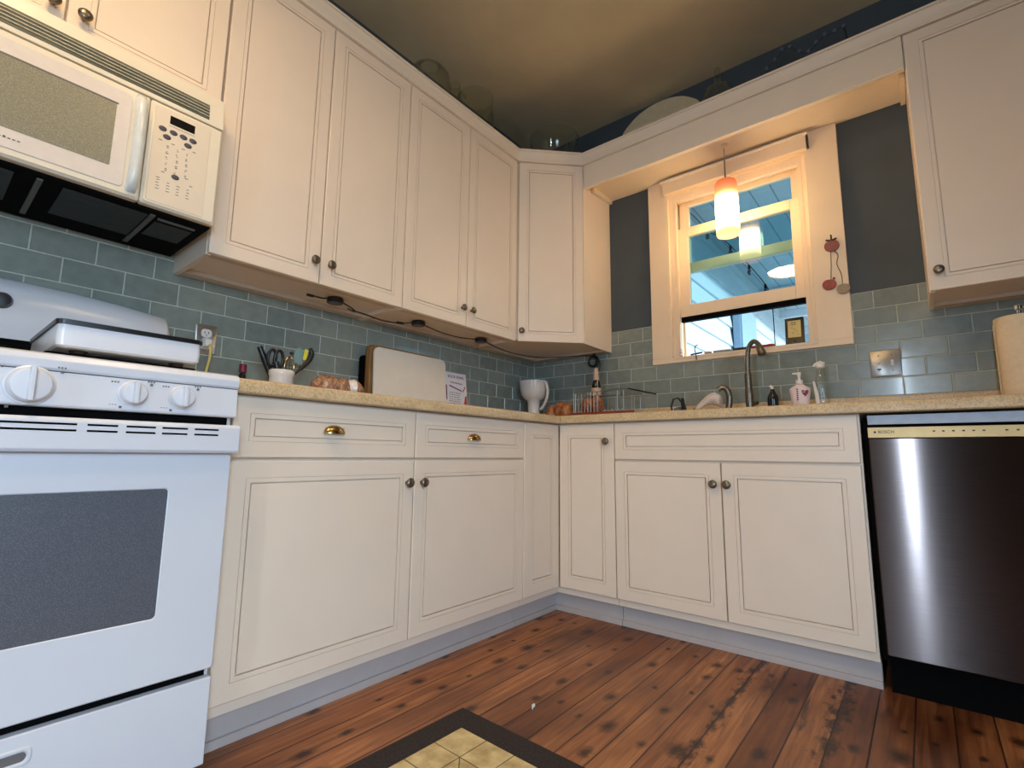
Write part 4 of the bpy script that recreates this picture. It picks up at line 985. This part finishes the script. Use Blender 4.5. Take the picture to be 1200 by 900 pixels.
# ------------------------------------------------------------------ window sill things
ckk = thing('digital_thermometer', 'black digital thermometer with amber display on the window sill', 'thermometer', (1.545, -.012, 1.257))
mb = MB(); mb.rings([[(a, y+(b-1.257)*.10, b) for a, b in rrect(1.505+i, 1.584-i, 1.2573+i, 1.386-i, .004)] for y, i in ((.0, 0), (-.016, 0), (-.018, .002))]); mb.build('case', M['black'], ckk)
fy = lambda z, d=0: -.0183+(z-1.257)*.10-d
def q3(a0, a1, z0, z1, d0, d1, mb): mb.add([(a, fy(z, d), z) for d in (d0, d1) for a, z in ((a0, z0), (a1, z0), (a1, z1), (a0, z1))], [(0,1,2,3),(7,6,5,4),(0,4,5,1),(1,5,6,2),(2,6,7,3),(3,7,4,0)])
mb = MB(); q3(1.517, 1.572, 1.289, 1.371, 0, .0008, mb); mb.build('display', M['lcd'], ckk)
mb = MB()
for dx_ in (1.531, 1.543):
    for a0, a1, z0, z1 in ((0, .008, 1.363, 1.365), (0, .008, 1.349, 1.351), (0, .0018, 1.349, 1.365), (.0062, .008, 1.349, 1.365)): q3(dx_+a0, dx_+a1, z0, z1, .0009, .0014, mb)
for a, z in ((1.53, 1.335), (1.54, 1.328), (1.55, 1.318), (1.535, 1.31), (1.555, 1.30)): q3(a, a+.008, z, z+.002, .0009, .0013, mb)
mb.build('digits', M['dkprint'], ckk)
mb = MB(); mb.lathe([(.004, 0), (.004, .001), (0, .0012)], (1.545, fy(1.272), 1.272), 14, '-y', sx=1.3); mb.build('button', M['chrome'], ckk)
pg = thing('pink_figurine', 'tiny pink figurine at the left end of the window sill', 'figurine', (.998, -.006, 1.257))
mb = MB(); 
for z, r in ((1.267, .0105), (1.284, .009), (1.298, .0065)):
    q = MB(); q.lathe([(max(0, math.sin(PI*k/8)), -math.cos(PI*k/8)) for k in range(9)], n=14); mb.add([(.999+v.x*r, -.008+v.y*r, z+v.z*r) for v in q.v], q.f)
mb.build('figurine_body', M['pinkp'], pg, smooth=60)
hk = thing('metal_hook', 'small dark metal hook ornament standing at the left of the sill', 'hook', (1.085, -.03, 1.25))
mb = MB(); mb.tube(spl([(1.088, -.032, 1.228), (1.086, -.032, 1.26), (1.080, -.03, 1.285), (1.084, -.028, 1.303), (1.096, -.028, 1.309)]), .0028, 8); mb.tube([(1.055, -.02, 1.262), (1.115, -.02, 1.268)], .0045, 8); mb.build('hook_body', M['black'], hk, smooth=60)
for k, (a, b_, m, lb) in enumerate(((1.125, 1.162, 'kraft', 'short tan stick lying on the window sill'), (1.170, 1.262, 'whiteplastic', 'white marker with black lettering marks lying on the window sill'), (1.268, 1.345, 'dkprint', 'black marker lying on the window sill left of the faucet head'), (1.350, 1.46, 'red', 'red marker lying on the window sill behind the faucet head'))):
    o = thing('marker_pen', lb, 'marker', ((a+b_)/2, -.012, 1.257), 'pens lying on the window sill')
    mb = MB(); mb.tube([(a, -.014, 1.2645), (b_-.015, -.012, 1.2645), (b_, -.011, 1.2645)], [.0072, .0072, .004], 12); mb.build('barrel', M[m], o, smooth=60)
    if m == 'whiteplastic':
        mb = MB(); rnd = random.Random(9)
        for q in range(9): x = a+.006+q*.009; mb.box(x, x+rnd.uniform(.003, .006), -.0225, -.0205, 1.261, 1.261+rnd.uniform(.004, .007))
        mb.build('lettering_marks', M['dkprint'], o)
    elif m == 'red':
        mb = MB(); mb.tube([(b_-.03, -.0117, 1.2647), (b_-.012, -.0117, 1.2647)], .0085, 12); mb.build('cap', M['red'], o)
# apple ornament
orn = thing('apple_ornament', 'hanging ornament of three painted wooden apples on the right window casing', 'ornament', (1.72, -.03, 1.6))
def disc(x, z, r, m, name, th=.010, rz=0):
    P = []
    for k in range(28):
        a = 2*PI*k/28; rr = r*(1-.14*max(0, math.cos(a-PI/2))**6-.05*max(0, math.cos(a+PI/2))**6); P.append((rr*1.05*math.cos(a), rr*math.sin(a)))
    mb = MB(); mb.prism(P, lambda a, b: (x+a, -.0245, z+b), lambda a, b: (x+a, -.0245-th, z+b)); o = mb.build(name, m, orn, bevel=.002); return o
a_ = disc(1.721, 1.690, .028, M['pinkdeco'], 'upper_apple')
mb = MB(); mb.tube([(1.72, -.03, 1.716), (1.722, -.032, 1.735), (1.72, -.032, 1.742)], .003, 8); mb.prism([(0, 0), (.018, .006), (.022, .0), (.006, -.004)], lambda a, b: (1.722+a, -.029, 1.717+b), lambda a, b: (1.722+a, -.036, 1.717+b)); mb.prism([(0, 0), (-.016, .006), (-.02, .0), (-.006, -.004)], lambda a, b: (1.718+a, -.029, 1.717+b), lambda a, b: (1.718+a, -.036, 1.717+b)); mb.build('stem', M['leaf'], orn)
disc(1.700, 1.510, .026, M['reddeco'], 'red_apple'); disc(1.752, 1.480, .025, M['tandeco'], 'tan_apple')
mb = MB(); mb.tube([(1.716, -.03, 1.666), (1.713, -.028, 1.60), (1.708, -.028, 1.535)], .0016, 6); mb.tube(spl([(1.728, -.03, 1.666), (1.742, -.028, 1.64), (1.735, -.028, 1.60), (1.748, -.028, 1.55), (1.75, -.03, 1.505)]), .0016, 6); mb.build('string', M['leaf'], orn)
mb = MB(); mb.box(1.716, 1.724, -.036, -.029, 1.53, 1.538); mb.build('bead', M['black'], orn)

# ------------------------------------------------------------------ pendant lamp
PX, PY = 1.3115, -.16
pd = thing('pendant_lamp', 'lit cylindrical glass pendant lamp, orange at the top, hanging before the window', 'pendant lamp', (PX, PY, SOF))
mb = MB(); mb.lathe([(.020, -.0005), (.020, -.004), (.012, -.014), (.004, -.018), (0, -.0181)], (PX, PY, SOF), 24); mb.build('ceiling_cap', M['trimw'], pd, smooth=50)
mb = MB(); mb.cyl((PX, PY, SOF-.0182), (PX, PY, SOF-.075), .0025, n=8); mb.build('cord', M['wire'], pd)
mb = MB(); mb.cyl((PX, PY, SOF-.0752), (PX, PY, 2.094), .0035, n=10); mb.build('stem', M['bronze'], pd)
sh = bpy.data.meshes.new('lamp_shade')
mb = MB(); mb.lathe([(0, 0), (.044, .0), (.051, .003), (.0535, .010), (.0535, .270), (.049, .282), (.038, .287), (0, .2875)], (PX, PY, 1.806), 48)
so = mb.build('lamp_shade', M['shade'], pd, smooth=50)
# put the mesh origin at the shade's foot so the glow follows the glass height
dz = Vector((0, 0, 1.806-SOF))
so.data.transform(Matrix.Translation(-dz)); so.location = dz


# ceiling lights behind the camera's view
cl_ = thing('ceiling_light', 'brass drum ceiling light with crystal drops farther from the window wall', 'ceiling light', (1.07, -2.76, CEIL))
mb = MB(); mb.lathe([(.09, -.0005), (.09, -.03), (.02, -.04), (.012, -.16), (0, -.161)], (1.07, -2.76, CEIL), 32); mb.build('canopy', M['brass'], cl_)
mb = MB(); mb.lathe([(.03, -.162), (.19, -.165), (.20, -.175), (.20, -.235), (.196, -.235), (.194, -.18), (0, -.175)], (1.07, -2.76, CEIL), 48); mb.build('drum', M['brass'], cl_, smooth=40)
mb = MB(); mb.lathe([(.190, -.226), (.12, -.232), (0, -.234)], (1.07, -2.76, CEIL), 48); mb.build('diffuser', M['bowl_lamp'], cl_, smooth=60)
for ang in range(8):
    a = ang*PI/4; mb = MB(); x, y = 1.07+.15*math.cos(a), -2.76+.15*math.sin(a)
    mb.lathe([(0, -.235), (.006, -.25), (.008, -.275), (0, -.30)], (x, y, CEIL), 8); mb.build('crystal_drop', M['clear'], cl_)
c2 = copy_tree(cl_)
for ch in c2.children:
    if ch.name.startswith('diffuser'):
        ch.data = ch.data.copy(); ch.data.materials[0] = emit('dim_lamp_bowl', (1,.69,.36,1), 21)
c2.location = (1.75, -1.95, CEIL); c2['label'] = 'brass drum ceiling light with crystal drops nearer the window wall'

# ------------------------------------------------------------------ things on top of the wall cabinets
TZ = UT+.001
def glassware(name, label, cat, x, y, prof, mat, n=36, extra=None, z=TZ):
    o = thing(name, label, cat, (x, y, z)); mb = MB(); mb.lathe(prof, (x, y, z+.0003), n); mb.build('glass_body', mat, o, smooth=50)
    if extra: extra(o, x, y, z)
    return o
glassware('glass_jar', 'wide clear glass jar with round shoulders on top of the left wall cabinets', 'jar', .18, -1.14,
  [(.09, 0), (.104, .005), (.108, .12), (.106, .24), (.085, .27), (.05, .293), (.046, .30), (.05, .305), (.047, .305), (.042, .30), (.046, .29), (.08, .266), (.101, .24), (.103, .12), (.098, .01), (0, .008)], M['smoke'])
glassware('glass_goblet', 'small cut glass goblet between the glass jar and the pitcher above the cabinets', 'glass', .2, -.978,
  [(.03, 0), (.03, .004), (.006, .012), (.006, .08), (.02, .12), (.028, .19), (.030, .29), (.027, .29), (.025, .19), (.017, .114), (0, .105)], M['smoke'])
def pitch_h(o, x, y, z):
    mb = MB(); mb.tube(spl([(x+.01, y-.085, z+.27), (x+.01, y-.125, z+.285), (x+.01, y-.135, z+.24), (x+.01, y-.12, z+.15), (x+.01, y-.085, z+.10)]), .007, 8); mb.build('handle', M['smoke'], o, smooth=60)
glassware('glass_pitcher', 'clear glass pitcher with a handle on top of the left wall cabinets', 'pitcher', .18, -.80,
  [(.085, 0), (.096, .006), (.108, .1), (.104, .2), (.096, .27), (.100, .33), (.097, .33), (.092, .27), (.100, .2), (.103, .1), (.092, .012), (0, .01)], M['smoke'], extra=pitch_h)
glassware('glass_bowl', 'dark cut glass bowl on top of the corner wall cabinet', 'bowl', .40, -.34,
  [(.06, 0), (.065, .012), (.05, .03), (.09, .07), (.125, .12), (.145, .19), (.150, .225), (.146, .225), (.140, .19), (.12, .125), (.085, .078), (.03, .04), (0, .038)], M['smoke'])
pf = thing('serving_platter', 'large oval cream platter propped upright above the window valance', 'platter', (.94, -.05, TZ))
mb = MB(); rg = []
for r, d in ((.0, .014), (.55, .014), (.7, .012), (.78, .006), (1.0, .0), (1.0, -.005), (.76, .0), (.0, .006)):
    pass
def oval(r, d): return [(.935+.255*r*math.cos(a)*(1+.012*math.cos(12*a)*(r > .9)), -.045-d-(math.sin(a)*r*.2+.2)*(-.08), TZ+.0015+.2035+.203*r*math.sin(a)) for a in [2*PI*k/96 for k in range(96)]]
mb.rings([oval(r, d) for r, d in ((.05, .004), (.7, .004), (.78, .010), (1.0, .018), (1.0, .023), (.77, .015), (.69, .009), (.05, .009))]); mb.build('dish', plain('cream_ceramic', (224,206,168), .35, var=.04), pf, smooth=50)
def stop(o, x, y, z):
    mb = MB(); mb.lathe([(.010, .336), (.014, .345), (.010, .355), (.018, .372), (.012, .388), (0, .392)], (x, y, z), 20); mb.build('stopper', M['smoke'], o, smooth=50)
glassware('glass_decanter', 'round glass decanter with stopper on the valance right of the platter', 'decanter', 1.285, -.11,
  [(.06, 0), (.08, .01), (.092, .10), (.090, .20), (.062, .265), (.022, .295), (.016, .335), (.011, .335), (.016, .298), (.057, .262), (.085, .20), (.087, .10), (.07, .014), (0, .012)], M['smoke'], extra=stop)
gd = thing('bead_garland', 'string of small clear glass beads on top of the valance at the right', 'garland', (1.68, -.1, TZ))
mb = MB(); rnd = random.Random(8); pts = [(1.52+.036*k, -.10+.02*math.sin(k*1.7), TZ+.265+.035*math.sin(k*.9)+.04*(k/10)*(1-k/10)*4) for k in range(10)]
mb.tube(spl([(1.50, -.1, TZ+.001), (1.505, -.1, TZ+.1)]+pts+[(1.865, -.1, TZ+.1), (1.87, -.1, TZ+.001)], 4), .0014, 6); mb.build('wire', M['leaf'], gd, smooth=60)
for p in pts:
    mb = MB(); mb.lathe([(max(0, .011*math.sin(PI*k/8)), -.011*math.cos(PI*k/8)) for k in range(9)], (p[0], p[1]-.012, p[2]), 14); mb.build('bead', M['beadg'], gd, smooth=60)

# ------------------------------------------------------------------ floor mat and scrap
mt = thing('kitchen_mat', 'kitchen floor mat printed with cream tiles inside a dark brown border', 'mat', (.886, -1.52, 0))
ex = Vector((1, .0, 0)); ang = math.atan2(-.012, .39)
R2 = lambda a, b: (.886+a*math.cos(ang)+b*math.sin(ang)*-1, -1.517+a*math.sin(ang)+b*math.cos(ang))
def slab(mb, a0, a1, b0, b1, z0, z1):
    q = [R2(a0, b0), R2(a1, b0), R2(a1, b1), R2(a0, b1)]
    mb.add([(x, y, z) for z in (z0, z1) for x, y in q], [(0,3,2,1),(4,5,6,7),(0,1,5,4),(1,2,6,5),(2,3,7,6),(3,0,4,7)])
mb = MB(); slab(mb, 0, .62, -1.0, 0, .0004, .007); mb.build('border', M['matborder'], mt, bevel=.003)
mb = MB(); slab(mb, .078, .542, -.922, -.078, .0071, .0078); mb.build('tile_field', M['matline'], mt)
mb = MB(); s_ = .464/5; gp = .0016
for i in range(5):
    for j in range(9):
        a0 = .078+i*s_; b1 = -.078-j*(.844/9); a1 = a0+s_; b0 = b1-.844/9
        if i % 2 == 1 and j % 2 == 1:    # a tile split along one diagonal
            for tri0 in (((a0, b1), (a0, b0), (a1, b0)), ((a0, b1), (a1, b0), (a1, b1))):
                mx, my = sum(p[0] for p in tri0)/3, sum(p[1] for p in tri0)/3
                tri = [(x+(mx-x)*.06, y+(my-y)*.06) for x, y in tri0]
                mb.add([R2(*w)+(.0079,) for w in tri]+[R2(*w)+(.0084,) for w in tri], [(0,2,1),(3,4,5),(0,1,4,3),(1,2,5,4),(2,0,3,5)])
        else:
            slab(mb, a0+gp, a1-gp, b0+gp, b1-gp, .0079, .0084)
mb.build('printed_tiles', M['mattile'], mt, smooth=0)
sc_ = thing('paper_scrap', 'tiny curled white paper scrap on the floorboards beyond the mat', 'scrap', (1.03, -1.36, 0))
mb = MB(); rg = []
for k in range(7):
    a = k/6*1.6; rg.append([(1.045+.014*math.cos(a+2.6), -1.376+.014*math.sin(a+2.6), z) for z in (.0006, .009)]+[(1.045+.0105*math.cos(a+2.6), -1.376+.0105*math.sin(a+2.6), z) for z in (.009, .0006)])
mb.rings(rg); mb.build('curl', M['whiteplastic'], sc_)

# ------------------------------------------------------------------ porch outside the window
S0 = .60
mb = MB(); ex_ = .188; z = .29
while z < 2.5:
    mb.prism([(S0-.02, z), (S0+.024, z), (S0+.002, z+ex_), (S0-.02, z+ex_)], lambda a, b: (a, .16, b), lambda a, b: (a, 9.0, b)); z += ex_
mb.box(S0-.02, S0+.02, .16, 9.0, 2.545, 2.60); mb.box(S0-.02, S0+.028, .16, 9.0, 2.605, 2.68)
mb.box(S0-.02, S0, .16, 9, 2.4, 2.55)
struct('wall_porch', mb, M['siding'], smooth=0)
mb = MB(); mb.box(-.2, 2.8, .16, 9.2, 2.68, 2.74); struct('ceiling_porch', mb, M['porchceil'], smooth=0)
mb = MB(); mb.box(-.2, 6, .16, 9.2, .1, .2); struct('floor_porch', mb, plain('porch_deck', (170,176,178), .7), smooth=0)
for i, y in enumerate((3.6, 4.7, 5.8, 6.9, 8.0)):
    mb = MB(); mb.box(.629, 2.8, y, y+.045, 2.58, 2.679); struct('trim_%d' % (3+i), mb, M['siding'], smooth=0)
pcb = thing('porch_cabinet', 'pale blue upright cabinet on the porch against the siding', 'cabinet', (.66, 2.7, .2))
mb = MB(); mb.box(S0+.03, S0+.10, 2.40, 2.98, .2, 2.2); mb.build('body', M['bluebox'], pcb, bevel=.004)
mb = MB(); mb.box(S0+.1005, S0+.112, 2.41, 2.97, .24, 2.18); mb.build('door', M['bluebox'], pcb, bevel=.002)
ps = thing('porch_post', 'thin pale post at the far edge of the porch', 'post', (1.2, 6.2, .2))
mb = MB(); mb.box(.80, .86, 6.2, 6.26, .2, 2.67); mb.build('shaft', M['siding'], ps, bevel=.003)
sl = thing('string_lights', 'dark string of light bulbs swagged beneath the porch ceiling', 'string lights', (1.1, 1.0, 2.3))
path = [(.62, .45, 2.60), (.80, .75, 2.47), (.856, 1.0, 2.40), (.95, 1.0, 2.31), (1.013, 1.0, 2.235), (1.13, 1.0, 2.06), (1.225, 1.0, 1.90), (1.256, 1.0, 1.80), (1.262, 1.0, 1.70), (1.262, 1.0, 1.45)]
mb = MB(); mb.tube(spl(path), .003, 6); mb.build('wire', M['matte_black'], sl)
for p in ((.856, 1.0, 2.40), (1.013, 1.0, 2.235), (1.13, 1.0, 2.06), (1.225, 1.0, 1.90), (1.256, 1.0, 1.79)):
    mb = MB(); mb.lathe([(.008, .0), (.009, -.028), (.008, -.03)], p, 12); sk = mb.build('socket', M['matte_black'], sl)
    mb = MB(); mb.lathe([(.007, -.0302), (.015, -.048), (.015, -.06), (.008, -.072), (0, -.075)], p, 14); mb.build('bulb', M['bubble'], sk, smooth=60)

# ------------------------------------------------------------------ lights
w = bpy.data.worlds.new('World'); scn.world = w; w.use_nodes = True
nt = w.node_tree; nt.nodes.clear(); ow = nt.nodes.new('ShaderNodeOutputWorld'); bg = nt.nodes.new('ShaderNodeBackground')
sky = nt.nodes.new('ShaderNodeTexSky'); sky.sky_type = 'HOSEK_WILKIE'; sky.turbidity = 5; sky.sun_direction = Vector((.5, .5, .7)).normalized()
mxw = nt.nodes.new('ShaderNodeMix'); mxw.data_type = 'RGBA'; mxw.inputs[0].default_value = .75
nt.links.new(sky.outputs[0], mxw.inputs[6]); mxw.inputs[7].default_value = (.62, .84, 1.0, 1)
tcw = nt.nodes.new('ShaderNodeTexCoord'); spw = nt.nodes.new('ShaderNodeSeparateXYZ'); nt.links.new(tcw.outputs['Generated'], spw.inputs[0])
rw = nt.nodes.new('ShaderNodeValToRGB'); nt.links.new(spw.outputs[2], rw.inputs[0])
rw.color_ramp.elements[0].position = 0.0; rw.color_ramp.elements[0].color = (0,0,0,1); rw.color_ramp.elements[1].position = .04; rw.color_ramp.elements[1].color = (1,1,1,1)
mgw = nt.nodes.new('ShaderNodeMix'); mgw.data_type = 'RGBA'; nt.links.new(rw.outputs[0], mgw.inputs[0]); mgw.inputs[6].default_value = (.06,.065,.05,1); nt.links.new(mxw.outputs[2], mgw.inputs[7])
nt.links.new(mgw.outputs[2], bg.inputs[0]); bg.inputs[1].default_value = 5.0
nt.links.new(bg.outputs[0], ow.inputs[0])
def area(name, loc, target, sx, sy, power, col):
    l = bpy.data.lights.new(name, 'AREA'); l.shape = 'RECTANGLE'; l.size = sx; l.size_y = sy; l.energy = power; l.color = col
    o = bpy.data.objects.new(name, l); COL.objects.link(o); o.location = loc
    o.rotation_euler = (Vector(target)-Vector(loc)).to_track_quat('-Z', 'Z').to_euler(); return o
la = area('daylight_side_window', (RX+.14, (ry0+ry1)/2, (rz0+rz1)/2+.1), (.66, -2.5, -.1), 1.2, 1.2, 34, (.60, .79, 1.0)); la.data.spread = math.radians(120)
sn = bpy.data.lights.new('sun', 'SUN'); sn.energy = 3.4; sn.color = (.78, .91, 1.0); sn.angle = math.radians(2)
so_ = bpy.data.objects.new('sun', sn); COL.objects.link(so_); so_.rotation_euler = Vector((-1, -.12, -.17)).to_track_quat('-Z', 'Z').to_euler()
area('daylight_narrow_window', ((fx0+fx1)/2, FY-.12, 1.05), ((fx0+fx1)/2, 0, 1.05), .075, 1.9, 42, (.62, .80, 1.0))

# ------------------------------------------------------------------ camera
cam = bpy.data.cameras.new('camera'); co = bpy.data.objects.new('camera', cam); COL.objects.link(co)
y, q, r = math.radians(39.3421), math.radians(8.0475), math.radians(.6423)
f = Vector((-math.sin(y)*math.cos(q), math.cos(y)*math.cos(q), math.sin(q)))
rt = Vector((math.cos(y), math.sin(y), 0)); up = rt.cross(f)
R_ = rt*math.cos(r)+up*math.sin(r); U_ = -rt*math.sin(r)+up*math.cos(r)
m = Matrix((R_, U_, -f)).transposed().to_4x4(); m.translation = Vector((1.96836, -2.6305, .72716))
co.matrix_world = m; cam.sensor_width = 36; cam.lens = 583.595/1200*36; cam.clip_start = .02
scn.camera = co
vs_ = scn.view_settings; vs_.view_transform = 'Standard'; vs_.look = 'None'; vs_.gamma = 1; vs_.use_curve_mapping = False; vs_.exposure = 0.04
scn.cycles.max_bounces = 8; scn.cycles.transparent_max_bounces = 16
